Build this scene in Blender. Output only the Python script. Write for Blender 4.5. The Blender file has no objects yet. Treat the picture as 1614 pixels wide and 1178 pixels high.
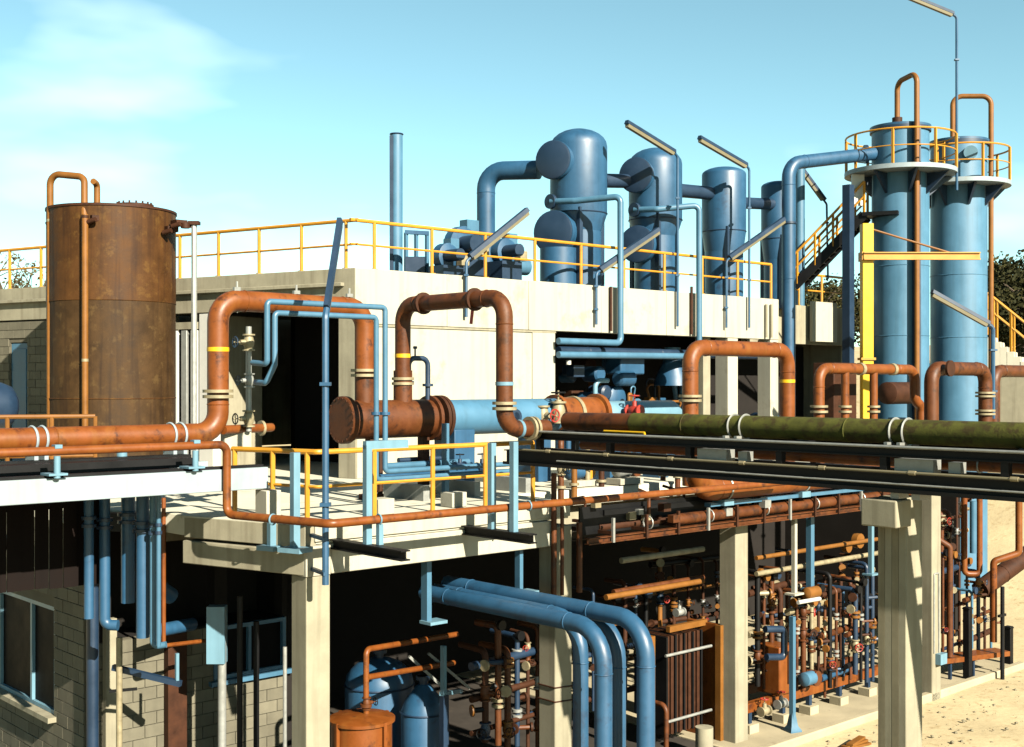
import bpy, math, random
from mathutils import Vector as V, Matrix
random.seed(7)
D = bpy.data
SC = bpy.context.scene
COL = SC.collection
rad = math.radians

# ------------------------------------------------------------------ camera, sky, sun, exposure
F = 1940.0          # focal length in pixels of the 1614 px wide photograph
H = 7.5             # eye height above the ground
cam = D.cameras.new('camera'); cam.sensor_width = 36; cam.lens = F / 1614 * 36
cam.shift_y = 14 / 1614; cam.clip_end = 3000
co = D.objects.new('camera', cam); COL.objects.link(co)
co.location = (0, 0, H); co.rotation_euler = (rad(90), 0, 0)
SC.camera = co

SUN_EL, SUN_AZ = rad(29.5), rad(145.5)          # azimuth clockwise from +Y
wd = D.worlds.new('World'); SC.world = wd; wd.use_nodes = True
nt = wd.node_tree; nt.nodes.clear()
out = nt.nodes.new('ShaderNodeOutputWorld'); bg = nt.nodes.new('ShaderNodeBackground')
sky = nt.nodes.new('ShaderNodeTexSky'); sky.sky_type = 'NISHITA'; sky.sun_disc = False
sky.sun_elevation = SUN_EL; sky.sun_rotation = SUN_AZ
sky.air_density = 0.65; sky.dust_density = 0.1; sky.ozone_density = 1.0
bg.inputs['Strength'].default_value = SKY_STRENGTH = 0.05
tc = nt.nodes.new('ShaderNodeTexCoord')
mp = nt.nodes.new('ShaderNodeMapping'); mp.inputs['Scale'].default_value = (2.2, 2.2, 6.5)
mp.inputs['Location'].default_value = (0.35, 0.1, 0.35)
nz = nt.nodes.new('ShaderNodeTexNoise'); nz.inputs['Scale'].default_value = 1.5
nz.inputs['Detail'].default_value = 4; nz.inputs['Roughness'].default_value = 0.45
rp = nt.nodes.new('ShaderNodeValToRGB'); rp.color_ramp.elements[0].position = 0.60
rp.color_ramp.elements[1].position = 1.0
mul = nt.nodes.new('ShaderNodeMix'); mul.data_type = 'RGBA'; mul.blend_type = 'MULTIPLY'
mul.inputs[0].default_value = 1.0; mul.inputs[7].default_value = (0.90, 1.10, 0.80, 1)
mx = nt.nodes.new('ShaderNodeMix'); mx.data_type = 'RGBA'
mx.inputs[7].default_value = (7.4, 8.8, 9.4, 1)
L = nt.links.new
L(tc.outputs['Generated'], mp.inputs['Vector']); L(mp.outputs[0], nz.inputs['Vector'])
L(nz.outputs[0], rp.inputs[0]); L(rp.outputs[0], mx.inputs[0])
L(sky.outputs[0], mul.inputs[6]); L(mul.outputs[2], mx.inputs[6]); L(mx.outputs[2], bg.inputs['Color'])
L(bg.outputs[0], out.inputs['Surface'])

sl = D.lights.new('sun', 'SUN'); sl.energy = 5.0; sl.angle = rad(0.5); sl.color = (1.0, 0.915, 0.755)
so = D.objects.new('sun', sl); COL.objects.link(so)
sdir = V((math.sin(SUN_AZ) * math.cos(SUN_EL), math.cos(SUN_AZ) * math.cos(SUN_EL), math.sin(SUN_EL)))
so.rotation_euler = sdir.to_track_quat('Z', 'Y').to_euler(); so.location = sdir * 60
vs = SC.view_settings
vs.view_transform = 'Standard'; vs.look = 'None'; vs.gamma = 1; vs.use_curve_mapping = False
vs.exposure = 2.25
SC.cycles.max_bounces = 6; SC.cycles.diffuse_bounces = 2

# ------------------------------------------------------------------ materials
KA = .38      # the photograph is exposed so that pale concrete burns out; surfaces keep sober real-world albedos
def mk(name, col, rough=.55, metal=0.0, var=.18, scale=1.6, bump=.0, bscale=40, streak=0.0, stcol=None,
       patch=None, pcut=.58, pscale=2.5, rnd=0.0, spec=.35):
    col = tuple(c * KA for c in col); patch = patch and tuple(c * KA for c in patch); stcol = stcol and tuple(c * KA for c in stcol)
    m = D.materials.new(name); m.use_nodes = True
    t = m.node_tree; b = t.nodes['Principled BSDF']
    b.inputs['Roughness'].default_value = rough; b.inputs['Metallic'].default_value = metal
    b.inputs['Specular IOR Level'].default_value = spec
    g = t.nodes.new('ShaderNodeNewGeometry'); pos = g.outputs['Position']
    n = t.nodes.new('ShaderNodeTexNoise'); n.inputs['Scale'].default_value = scale
    n.inputs['Detail'].default_value = 8; n.inputs['Roughness'].default_value = .65
    t.links.new(pos, n.inputs['Vector'])
    r = t.nodes.new('ShaderNodeValToRGB')
    r.color_ramp.elements[0].position = .3; r.color_ramp.elements[1].position = .7
    r.color_ramp.elements[0].color = tuple(c * (1 - var) for c in col) + (1,)
    r.color_ramp.elements[1].color = tuple(min(1, c * (1 + var)) for c in col) + (1,)
    t.links.new(n.outputs[0], r.inputs[0]); cur = r.outputs[0]
    def mix(fac, c2, blend='MIX'):
        nonlocal cur
        x = t.nodes.new('ShaderNodeMix'); x.data_type = 'RGBA'; x.blend_type = blend
        t.links.new(fac, x.inputs[0]); t.links.new(cur, x.inputs[6])
        if isinstance(c2, tuple): x.inputs[7].default_value = c2 + (1,)
        else: t.links.new(c2, x.inputs[7])
        cur = x.outputs[2]
    def ramp(src, a, bb, ca=0.0, cb=1.0):
        q = t.nodes.new('ShaderNodeMapRange'); q.inputs[1].default_value = a; q.inputs[2].default_value = bb
        q.inputs[3].default_value = ca; q.inputs[4].default_value = cb
        t.links.new(src, q.inputs[0]); return q.outputs[0]
    if patch:
        n2 = t.nodes.new('ShaderNodeTexNoise'); n2.inputs['Scale'].default_value = pscale
        n2.inputs['Detail'].default_value = 10; n2.inputs['Roughness'].default_value = .7
        t.links.new(pos, n2.inputs['Vector']); mix(ramp(n2.outputs[0], pcut, pcut + .1), patch)
    if streak:
        ma = t.nodes.new('ShaderNodeMapping'); ma.inputs['Scale'].default_value = (5, 5, .28)
        t.links.new(pos, ma.inputs['Vector'])
        n3 = t.nodes.new('ShaderNodeTexNoise'); n3.inputs['Scale'].default_value = 1.3
        n3.inputs['Detail'].default_value = 5
        t.links.new(ma.outputs[0], n3.inputs['Vector'])
        mix(ramp(n3.outputs[0], .48, .72, 0, streak), stcol or tuple(c * .4 for c in col))
    if rnd:
        oi = t.nodes.new('ShaderNodeObjectInfo')
        rr = ramp(oi.outputs['Random'], 0, 1, 1 - rnd, 1 + rnd)
        cc = t.nodes.new('ShaderNodeCombineColor')
        for i in range(3): t.links.new(rr, cc.inputs[i])
        x = t.nodes.new('ShaderNodeMix'); x.data_type = 'RGBA'; x.blend_type = 'MULTIPLY'
        x.inputs[0].default_value = 1; t.links.new(cur, x.inputs[6]); t.links.new(cc.outputs[0], x.inputs[7]); cur = x.outputs[2]
    t.links.new(cur, b.inputs['Base Color'])
    t.links.new(ramp(n.outputs[0], .25, .75, rough - .1, min(1, rough + .12)), b.inputs['Roughness'])
    if bump:
        n4 = t.nodes.new('ShaderNodeTexNoise'); n4.inputs['Scale'].default_value = bscale
        n4.inputs['Detail'].default_value = 6; t.links.new(pos, n4.inputs['Vector'])
        bp = t.nodes.new('ShaderNodeBump'); bp.inputs['Strength'].default_value = bump; bp.inputs['Distance'].default_value = .02
        t.links.new(n4.outputs[0], bp.inputs['Height']); t.links.new(bp.outputs[0], b.inputs['Normal'])
    return m

MT = dict(
    blue=mk('blue_paint', (.023, .102, .208), .46, var=.16, streak=.35, bump=.03, bscale=6, patch=(.020, .052, .105), pcut=.58, pscale=1.3),
    tower=mk('tower_blue_paint', (.078, .222, .358), .5, var=.12, streak=.35, stcol=(.05, .13, .19), bump=.03, bscale=5),
    pale=mk('pale_blue_paint', (.18, .35, .455), .4, var=.10, streak=.25),
    sky=mk('light_blue_paint', (.075, .20, .315), .42, var=.12, streak=.2),
    beam=mk('white_beam_paint', (.35, .43, .47), .55, var=.08, streak=.5, stcol=(.30, .33, .31)),
    navy=mk('dark_blue_paint', (.013, .038, .082), .45, var=.2),
    primer=mk('orange_primer', (.235, .064, .0095), .45, spec=.22, var=.22, scale=3, patch=(.085, .024, .008), pcut=.55, pscale=3.4, streak=.45, stcol=(.31, .115, .02), bump=.06, bscale=25),
    rust=mk('rust_brown', (.125, .036, .008), .52, spec=.2, var=.3, scale=4, patch=(.045, .015, .006), pcut=.52, pscale=3.4, streak=.3, stcol=(.19, .07, .014), bump=.12, bscale=30),
    ochre=mk('ochre_pipe_paint', (.26, .105, .018), .5, spec=.2, var=.2, scale=3, patch=(.22, .085, .025), pcut=.6),
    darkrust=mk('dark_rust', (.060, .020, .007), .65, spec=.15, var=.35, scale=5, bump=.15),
    tank_up=mk('tank_rust_upper', (.088, .036, .008), .6, spec=.12, var=.35, scale=2.2, streak=.85, stcol=(.034, .013, .005), patch=(.135, .064, .014), pcut=.54, pscale=3.2, bump=.08, bscale=14),
    tank_lo=mk('tank_rust_lower', (.066, .034, .011), .65, spec=.12, var=.35, scale=2.6, streak=.9, stcol=(.026, .013, .006), patch=(.105, .060, .020), pcut=.54, pscale=3.6, bump=.08, bscale=14),
    green=mk('mossy_green_paint', (.088, .090, .015), .8, var=.4, scale=5, spec=.15, patch=(.060, .045, .012), pcut=.49, pscale=6, bump=.25, bscale=45),
    cream=mk('cream_concrete', (.54, .52, .42), .85, var=.07, scale=.9, streak=.36, stcol=(.36, .325, .23), patch=(.44, .41, .32), pcut=.55, pscale=.9, bump=.05, bscale=60, spec=.2),
    conc=mk('grey_concrete', (.38, .35, .25), .9, var=.16, scale=1.8, streak=.65, stcol=(.23, .20, .135), bump=.08, bscale=45, spec=.2),
    boardm=mk('board_marked_concrete', (.30, .265, .175), .9, var=.2, scale=3, streak=.5, stcol=(.17, .14, .09), spec=.15),
    block=mk('concrete_block', (.195, .18, .13), .92, var=.15, scale=3, rnd=.16, bump=.25, bscale=70, spec=.15, streak=.2),
    mortar=mk('mortar', (.165, .15, .11), .95, var=.15, spec=.1),
    dark=mk('shade_dark_plaster', (.022, .019, .017), .95, var=.2, spec=.1),  # near-black tone puts indoor and undercroft shade into the wall colour
    black=mk('black_steel', (.006, .0062, .007), .5, var=.3, spec=.15),
    yellow=mk('yellow_paint', (.66, .30, .018), .45, var=.12, scale=3, patch=(.45, .20, .03), pcut=.62),
    byellow=mk('bright_yellow_paint', (.88, .50, .006), .42, var=.05, patch=(.6, .32, .02), pcut=.66),
    galv=mk('galvanised_steel', (.42, .43, .40), .45, metal=.35, var=.15, scale=8),
    flange=mk('pale_flange', (.38, .32, .19), .55, metal=.2, var=.25, scale=9),
    white=mk('white_paint', (.74, .74, .68), .5, var=.06),
    tube=mk('cream_lamp_cover', (.24, .21, .125), .6, var=.08),
    red=mk('red_paint', (.42, .035, .02), .45, var=.15),
    sand=mk('sand', (.70, .57, .34), .95, var=.17, scale=.5, patch=(.52, .40, .22), pcut=.55, pscale=3.0, bump=.7, bscale=5, spec=.1),
    brown=mk('shade_brown_sheet', (.009, .005, .004), .8, spec=.08, var=.3, streak=.4),  # near-black tone carries the shade under the bridge
    floorc=mk('deck_concrete', (.80, .77, .62), .9, var=.08, patch=(.55, .52, .40), pcut=.60, spec=.15),
    shade_floor=mk('shade_dark_floor', (.035, .026, .018), .85, var=.3, patch=(.07, .05, .03), pcut=.6),  # dark tone stands in for shade on the ground under the deck
    pad=mk('pad_concrete', (.52, .45, .30), .9, var=.15, scale=1.2, patch=(.36, .30, .2), pcut=.6, bump=.2, bscale=30, spec=.15),
    step=mk('pale_stair_concrete', (.72, .68, .55), .9, var=.08, spec=.15),
    bark=mk('bark', (.11, .085, .06), .9, var=.3, scale=9, bump=.3, spec=.1),
    leafa=mk('olive_leaves', (.060, .056, .020), .85, var=.45, scale=1.3, spec=.05),
    leafb=mk('dark_leaves', (.034, .036, .015), .85, var=.45, scale=1.3, spec=.05),
    scrub=mk('dry_scrub', (.12, .095, .045), .9, var=.35, scale=.35, bump=.5, bscale=3, spec=.1),
    glass=mk('dark_window_glass', (.006, .006, .007), .5, var=.1, spec=.04),
)

# ------------------------------------------------------------------ geometry helpers
ZA = V((0, 0, 1))
VPR, VPL = 2143.0, 1757.0
th = math.atan2(F, VPR)
RD = V((math.cos(th), math.sin(th), 0)); LD = V((-math.sin(th), math.cos(th), 0))
SD = V((-.8557, .5176, 0)).normalized(); SN = V((-SD.y * -1, SD.x, 0)); SN = V((-.5176, -.8557, 0)).normalized()
AX = V((-3.056, 18.3, 0)); BX = V((-3.44, 27.0, 0))

def W(px, py, Y): return V(((px - 807) / F * Y, Y, H + (603 - py) / F * Y))
def U(u, v, z=0.0):
    p = AX + RD * u + LD * v; return V((p.x, p.y, z))
def onU(px, v, z=0.0):
    k = (px - 807) / F; p = U(0, v)
    return U((k * p.y - p.x) / (RD.x - k * RD.y), v, z)
def onV(px, u, z=0.0):
    k = (px - 807) / F; p = U(u, 0)
    return U(u, (k * p.y - p.x) / (LD.x - k * LD.y), z)
def BU(u, v, z=0.0):                      # upper building: along / into its right front
    p = BX + RD * u + LD * v; return V((p.x, p.y, z))
def onB(px, v=0.0, z=0.0):
    k = (px - 807) / F; p = BU(0, v)
    return BU((k * p.y - p.x) / (RD.x - k * RD.y), v, z)
def FS(t, z=0.0, o=0.0):                  # upper building: along its left front, o outwards
    p = BX + SD * t + SN * o; return V((p.x, p.y, z))
def zat(py, p): return H + (603 - py) / F * p.y
def at(p, z): return V((p.x, p.y, z))

class M:
    def __init__(s): s.v = []; s.f = []
    def add(s, vs, fs):
        n = len(s.v); s.v += [V(x) for x in vs]; s.f += [tuple(i + n for i in f) for f in fs]; return s
    def box(s, c, sx, sy, sz, ax=V((1, 0, 0)), ay=V((0, 1, 0)), az=ZA):
        c = V(c); vs = []
        for k in (-.5, .5):
            for j in (-.5, .5):
                for i in (-.5, .5): vs.append(c + ax * (i * sx) + ay * (j * sy) + az * (k * sz))
        return s.add(vs, [(0, 2, 3, 1), (4, 5, 7, 6), (0, 1, 5, 4), (2, 6, 7, 3), (0, 4, 6, 2), (1, 3, 7, 5)])
    def bar(s, a, b, w, h, up=ZA):
        a, b = V(a), V(b); d = b - a; l = d.length; d.normalize()
        if abs(d.dot(up)) > .999: up = V((RD.x, RD.y, 0))
        x = d.cross(up).normalized(); y = x.cross(d)
        return s.box((a + b) / 2, l, w, h, d, x, y)
    def ubox(s, u0, u1, v0, v1, z0, z1):
        return s.box(U((u0 + u1) / 2, (v0 + v1) / 2, (z0 + z1) / 2), u1 - u0, v1 - v0, z1 - z0, RD, LD)
    def bbox(s, u0, u1, v0, v1, z0, z1):
        return s.box(BU((u0 + u1) / 2, (v0 + v1) / 2, (z0 + z1) / 2), u1 - u0, v1 - v0, z1 - z0, RD, LD)
    def sbox(s, t0, t1, o0, o1, z0, z1):
        return s.box(FS((t0 + t1) / 2, (z0 + z1) / 2, (o0 + o1) / 2), t1 - t0, o1 - o0, z1 - z0, SD, SN)
    def lathe(s, base, axis, prof, n=20):
        base = V(base); a = V(axis).normalized()
        x = a.cross(V((.31, .83, .2)) if abs(a.z) > .5 else ZA).normalized(); y = a.cross(x)
        vs = []; fs = []
        for r, h in prof:
            for i in range(n):
                q = 2 * math.pi * i / n; vs.append(base + a * h + (x * math.cos(q) + y * math.sin(q)) * max(r, 1e-4))
        k = len(prof)
        for j in range(k - 1):
            for i in range(n):
                fs.append((j * n + i, j * n + (i + 1) % n, (j + 1) * n + (i + 1) % n, (j + 1) * n + i))
        fs.append(tuple(range(n - 1, -1, -1))); fs.append(tuple((k - 1) * n + i for i in range(n)))
        return s.add(vs, fs)
    def cyl(s, a, b, r, r1=None, n=14):
        a, b = V(a), V(b); return s.lathe(a, b - a, [(r, 0), (r if r1 is None else r1, (b - a).length)], n)
    def tube(s, pts, r, n=12, fil=None, seg=7):
        P = [V(p) for p in pts]
        if fil is None: fil = r * 3
        Q = [P[0]]
        for i in range(1, len(P) - 1):
            a, b, c = P[i - 1], P[i], P[i + 1]; d1 = (a - b); d2 = (c - b)
            ang = d1.angle(d2, math.pi)
            if ang > 3.05 or ang < .05: continue
            ft = fil / math.tan(ang / 2); ft = min(ft, d1.length * .49, d2.length * .49); rr = ft * math.tan(ang / 2)
            d1n, d2n = d1.normalized(), d2.normalized()
            ctr = b + (d1n + d2n).normalized() * (rr / math.sin(ang / 2))
            s0 = b + d1n * ft - ctr; s1 = b + d2n * ft - ctr; om = s0.angle(s1, 0)
            if om < 1e-3: Q.append(b); continue
            for k in range(seg + 1):
                q = k / seg
                Q.append(ctr + (s0 * math.sin((1 - q) * om) + s1 * math.sin(q * om)) / math.sin(om))
        Q.append(P[-1])
        t = (Q[1] - Q[0]).normalized()
        x = t.cross(ZA) if abs(t.z) < .9 else t.cross(V((RD.x, RD.y, 0)))
        x.normalize(); vs = []; fs = []
        for i, p in enumerate(Q):
            a = (Q[min(i + 1, len(Q) - 1)] - p); b = (p - Q[max(i - 1, 0)])
            if a.length < 1e-7: a = b
            if b.length < 1e-7: b = a
            tn = (a.normalized() + b.normalized()).normalized()
            x = (x - tn * x.dot(tn)).normalized(); y = tn.cross(x)
            for k in range(n):
                q = 2 * math.pi * k / n; vs.append(p + (x * math.cos(q) + y * math.sin(q)) * r)
        for j in range(len(Q) - 1):
            for k in range(n): fs.append((j * n + k, j * n + (k + 1) % n, (j + 1) * n + (k + 1) % n, (j + 1) * n + k))
        fs.append(tuple(range(n - 1, -1, -1))); fs.append(tuple((len(Q) - 1) * n + k for k in range(n)))
        return s.add(vs, fs)
    def prism(s, poly, z0, z1):
        n = len(poly); vs = [V((p[0], p[1], z0)) for p in poly] + [V((p[0], p[1], z1)) for p in poly]
        fs = [tuple(range(n - 1, -1, -1)), tuple(range(n, 2 * n))]
        fs += [(i, (i + 1) % n, n + (i + 1) % n, n + i) for i in range(n)]
        return s.add(vs, fs)
    def ring(s, c, axis, R, r, n=20, m=6):
        c = V(c); a = V(axis).normalized(); x = a.cross(V((.3, .2, .9)) if abs(a.z) < .5 else V((1, .1, 0))).normalized(); y = a.cross(x)
        vs = []; fs = []
        for i in range(n):
            q = 2 * math.pi * i / n; d = x * math.cos(q) + y * math.sin(q)
            for j in range(m):
                w = 2 * math.pi * j / m; vs.append(c + d * (R + r * math.cos(w)) + a * (r * math.sin(w)))
        for i in range(n):
            for j in range(m): fs.append((i * m + j, i * m + (j + 1) % m, ((i + 1) % n) * m + (j + 1) % m, ((i + 1) % n) * m + j))
        return s.add(vs, fs)
    def ibeam(s, a, b, h, w, t=.02):
        a, b = V(a), V(b); d = (b - a).normalized(); x = d.cross(ZA).normalized(); up = x.cross(d)
        prof = [(-w/2, -h/2), (w/2, -h/2), (w/2, -h/2+t), (t/2, -h/2+t), (t/2, h/2-t), (w/2, h/2-t), (w/2, h/2), (-w/2, h/2), (-w/2, h/2-t), (-t/2, h/2-t), (-t/2, -h/2+t), (-w/2, -h/2+t)]
        n = len(prof); vs = [a + x * p + up * q for p, q in prof] + [b + x * p + up * q for p, q in prof]
        fs = [(i, (i + 1) % n, n + (i + 1) % n, n + i) for i in range(n)] + [tuple(range(n - 1, -1, -1)), tuple(range(n, 2 * n))]
        return s.add(vs, fs)

def worigin(o):
    p = V((0, 0, 0))
    while o: p += o.location; o = o.parent
    return p
def obj(name, m, mat, parent=None, smooth=True, bevel=0.0, label=None, kind=None):
    me = D.meshes.new(name)
    if parent: og = worigin(parent)
    else:
        lo = min(p.z for p in m.v); n = len(m.v)
        og = V((sum(p.x for p in m.v) / n, sum(p.y for p in m.v) / n, lo))
    me.from_pydata([p - og for p in m.v], [], m.f); me.update()
    if smooth:
        me.shade_smooth(); me.set_sharp_from_angle(angle=rad(38))
    me.materials.append(MT[mat] if isinstance(mat, str) else mat)
    o = D.objects.new(name, me); COL.objects.link(o)
    if parent: o.parent = parent
    else: o.location = og
    if bevel:
        b = o.modifiers.new('bevel', 'BEVEL'); b.width = bevel; b.segments = 2; b.limit_method = 'ANGLE'
    if label: o['label'] = label
    if kind: o['kind'] = kind
    return o
def tag(o, label, cat, group=None):
    o['label'] = label; o['category'] = cat
    if group: o['group'] = group
    return o
def thing(name, label, cat, loc, group=None):
    o = D.objects.new(name, None); COL.objects.link(o); o.location = loc; o.empty_display_size = .1
    return tag(o, label, cat, group)
def solo(name, m, mat, label, cat, group=None, smooth=True, bevel=0.0):
    return tag(obj(name, m, mat, None, smooth, bevel), label, cat, group)
def copyat(o, off):
    c = o.copy(); COL.objects.link(c); c.location = o.location + V(off)
    for ch in list(o.children):
        d = ch.copy(); COL.objects.link(d); d.parent = c
    return c

def flange(parent, p, axis, r, th_=.05, mat='flange', n=18):
    a = V(axis).normalized()
    return obj('flange', M().cyl(V(p) - a * th_ / 2, V(p) + a * th_ / 2, r, n=n), mat, parent)
def flange_pair(parent, p, axis, r, gap=.09, mat='flange'):
    a = V(axis).normalized()
    for s in (-1, 1): flange(parent, V(p) + a * s * gap / 2, a, r, .05, mat)
def pipe(label, pts, r, mat, cat='pipe', group=None, fil=None, n=14, name='pipe_run', flanges=(), bands=(), straps=()):
    """A pipe run: the pipe itself plus flanges (point, axis), painted bands, straps."""
    lo = min((V(p) for p in pts), key=lambda p: p.z)
    t = thing(name, label, cat, lo, group)
    obj('pipe', M().tube(pts, r, n, fil), mat, t)
    if r > .1:
        Pq = [V(p) for p in pts]
        for a, b in zip(Pq, Pq[1:]):
            l = (b - a).length; k = 1.1 if fil is None else fil + .12
            if l > 2 * k + .4:
                s = k
                while s < l - k + .01:
                    obj('weld_seam', M().ring(a + (b - a) * (s / l), b - a, r, .011, max(14, n), 5), mat, t); s += max(1.5, min(l - 2 * k, 2.9))
    for p, a in flanges: flange_pair(t, p, a, r * 1.42)
    for p, a in bands:
        a = V(a).normalized(); obj('band', M().cyl(V(p) - a * .035, V(p) + a * .035, r * 1.03, n=n), 'byellow', t)
    for p, a, m_ in straps:
        a = V(a).normalized(); obj('strap', M().cyl(V(p) - a * .03, V(p) + a * .03, r * 1.07, n=n), m_, t)
    return t
def handwheel(parent, c, axis, R, mat='red'):
    a = V(axis).normalized(); m = M().ring(c, a, R, R * .13, 16, 5)
    x = a.cross(V((.2, .3, .9)) if abs(a.z) < .5 else V((1, .1, 0))).normalized(); y = a.cross(x)
    m.bar(V(c) - x * R, V(c) + x * R, R * .14, R * .14, a); m.bar(V(c) - y * R, V(c) + y * R, R * .14, R * .14, a)
    return obj('handwheel', m, mat, parent)
def valve(parent, c, axis, r, mat='flange', stem=ZA, wheel='red'):
    c = V(c); a = V(axis).normalized()
    m = M().lathe(c - a * r * 2, a, [(r * 1.5, 0), (r * 1.5, r * .35), (r * .95, r * .45), (r * 1.3, r * 1.6), (r * 1.3, r * 2.4), (r * .95, r * 3.55), (r * 1.5, r * 3.65), (r * 1.5, r * 4)], 14)
    s = V(stem).normalized()
    m.cyl(c, c + s * r * 2.3, r * .8, r * .6, 10); m.cyl(c + s * r * 2.3, c + s * r * 4, r * .16, n=6)
    o = obj('valve', m, mat, parent)
    handwheel(o, c + s * r * 3.6, s, r * 1.25, wheel)
    return o
def railing(label, pts, posts, z0, h=1.06, mids=(.5,), mat='yellow', r=.038, group=None, toe=None, name='guard_rail'):
    """Handrail along pts (plan points), a post at each of posts (plan points)."""
    t = thing(name, label, 'railing', at(pts[0], z0), group)
    obj('top_rail', M().tube([at(p, z0 + h) for p in pts], r * 1.1, 8, .08), mat, t)
    for k in mids: obj('mid_rail', M().tube([at(p, z0 + h * k) for p in pts], r * .7, 6, .08), mat, t)
    first = None
    for p in posts:
        if first is None:
            first = obj('post', M().cyl(at(p, z0), at(p, z0 + h), r * 1.1, n=8).box(at(p, z0 + .01), .12, .12, .02, RD, LD), mat, t); p0 = p
        else: copyat(first, at(p, 0) - at(p0, 0))
    return t
def lerp(a, b, n): return [V(a) + (V(b) - V(a)) * (i / (n - 1)) for i in range(n)]
# ------------------------------------------------------------------ the setting
def hgt(x, y):
    d = V((x, y, 0)) - AX; u = d.dot(RD); v = d.dot(LD)
    def ss(a, b, q):
        q = max(0, min(1, (q - a) / (b - a))); return q * q * (3 - 2 * q)
    h = 8.2 * ss(25, 47, u) + 2.5 * ss(50, 90, u)
    far = ss(45, 80, v) * 8.0
    return max(h, far if u > 3 else far * ss(-30, 3, u)) + .05 * math.sin(x * 1.7) * math.sin(y * 1.3) * (1 if u > 17 or v < -2 else 0)
def terrain():
    xs = [-900, -400, -200, -110] + [-70 + 2 * i for i in range(86)] + [140, 220, 400, 900]
    ys = [-500, -200, -80, -30] + [-10 + 2 * i for i in range(66)] + [160, 220, 400, 900, 1800]
    m = M(); nx = len(xs)
    for y in ys:
        for x in xs: m.v.append(V((x, y, hgt(x, y))))
    for j in range(len(ys) - 1):
        for i in range(nx - 1): m.f.append((j * nx + i, j * nx + i + 1, (j + 1) * nx + i + 1, (j + 1) * nx + i))
    o = obj('ground', m, 'sand'); o['kind'] = 'structure'
terrain()
pf = obj('floor', M().prism([U(-4, -1.5), U(9.9, -1.5), U(9.9, 9.5), U(-4, 9.5)], -.3, .06), 'shade_floor'); pf['kind'] = 'structure'
sl_ = obj('pavement', M().prism([U(9.91, -.55), U(21.6, -.55), U(21.6, 9.5), U(9.91, 9.5)], -.3, .10), 'pad', bevel=.02); sl_['kind'] = 'structure'
kb = obj('kerb', M().ubox(9.91, 21.6, -.75, -.555, -.3, .17), 'pad', bevel=.03); kb['kind'] = 'structure'
# hill woods behind are single trees further down

# ---- lower storey: columns
def column(label, u, v, z1, s=.42, mat='conc', group='square concrete columns', z0=-.2, extra=None):
    t = thing('concrete_column', label, 'column', U(u, v, 0), group)
    obj('shaft', M().ubox(u, u + s, v, v + s, z0, z1), mat, t, bevel=.018)
    if extra: extra(t)
    return t
def wires(t):
    for z in (3.45, 3.22, 2.1, 1.85):
        obj('wire_band', M().tube([U(5.14, -.005, z), U(5.58, -.005, z - .03), U(5.58, .43, z - .02), U(5.14, .43, z), U(5.14, -.005, z)], .014, 5, .02), 'darkrust', t)
column('concrete column carrying the platform corner, beside the tall blue lamp post', 0, 0, 4.6)
column('concrete column bound with thin wires, just behind the four big blue bend pipes', 5.15, 0, 4.95, extra=wires)
column('concrete column standing between the dark rusty cabinet and the pipe thicket', 10.3, 0, 4.6)
column('bright concrete column farthest right, with a thin conduit loop on its face', 16.8, -.75, 6.0)
def head(t):
    obj('corbel', M().ubox(4.40, 4.785, -7.12, -6.6, 5.60, 5.96), 'conc', t, bevel=.02)
    for k in range(4): obj('board_face', M().box(U(4.787, -6.985 + .103 * k, 2.75), .010 + .003 * (k % 2), .098, 5.68, RD, LD), ('conc', 'boardm', 'conc', 'boardm')[k], t)
    for dv in (-.3, .0): obj('bearing_block', M().ubox(4.5, 4.75, -7.1 + dv, -6.98 + dv, 5.98, 6.08), 'galv', t)
column('broad foreground concrete column holding up the black pipe bridge', 4.79, -7.04, 5.97, extra=head)

# ---- platform: floor slab, edge beams
plat = thing('concrete_platform', 'raised concrete platform deck with thick edge beams', 'platform', U(0, 0, 4.6))
Pp = [U(0, .12), U(5.6, .12), U(5.6, 1.6), U(21.5, 1.6), U(21.5, 20), U(-1.49, 20), U(-1.49, 4.5), V((-5.75, 20.15, 0)), V((-5.23, 19.62, 0))]
obj('floor_slab', M().prism(Pp, 5.06, 5.38), 'floorc', plat, bevel=.01)
m = M()
c0, c1 = V((-3.08, 18.34, 0)), V((-5.23, 19.62, 0)); nrm = V((-.5176, -.8557, 0))
def quadbox(m, a, b, off0, off1, z0, z1, nrm):
    return m.prism([a - nrm * off1, b - nrm * off1, b - nrm * off0, a - nrm * off0], z0, z1)
quadbox(m, c0, c1, -.03, .32, 4.62, 4.985, nrm); obj('edge_beam', m, 'conc', plat, bevel=.015)
m = M(); quadbox(m, c0, c1, 0, .25, 5.03, 5.36, nrm); obj('edge_upstand', m, 'conc', plat, bevel=.012)
obj('edge_beam', M().ubox(.47, 5.13, .05, .42, 4.6, 5.055), 'cream', plat, bevel=.015)
obj('edge_upstand', M().ubox(.2, 5.6, .07, .118, 5.1, 5.40), 'cream', plat, bevel=.01)
ea, eb = U(-1.49, 4.5), V((-5.75, 20.15, 0)); en = V(((eb - ea).y, -(eb - ea).x, 0)).normalized()
obj('cable_tray', M().bar(at(ea, 5.2) + en * .12, at(eb, 5.2) + en * .12, .14, .30), 'black', plat)  # added black bar, stands in for the shade along this slab edge
obj('corner_block', M().ubox(-.02, .42, -.02, .42, 4.602, 5.05), 'cream', plat, bevel=.012)
for k in range(4):   # downstand ribs in the dark underneath
    obj('rib', M().ubox(.3, 21, 1.9 + 1.6 * k, 2.2 + 1.6 * k, 4.62, 5.058), 'conc', plat)
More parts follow.
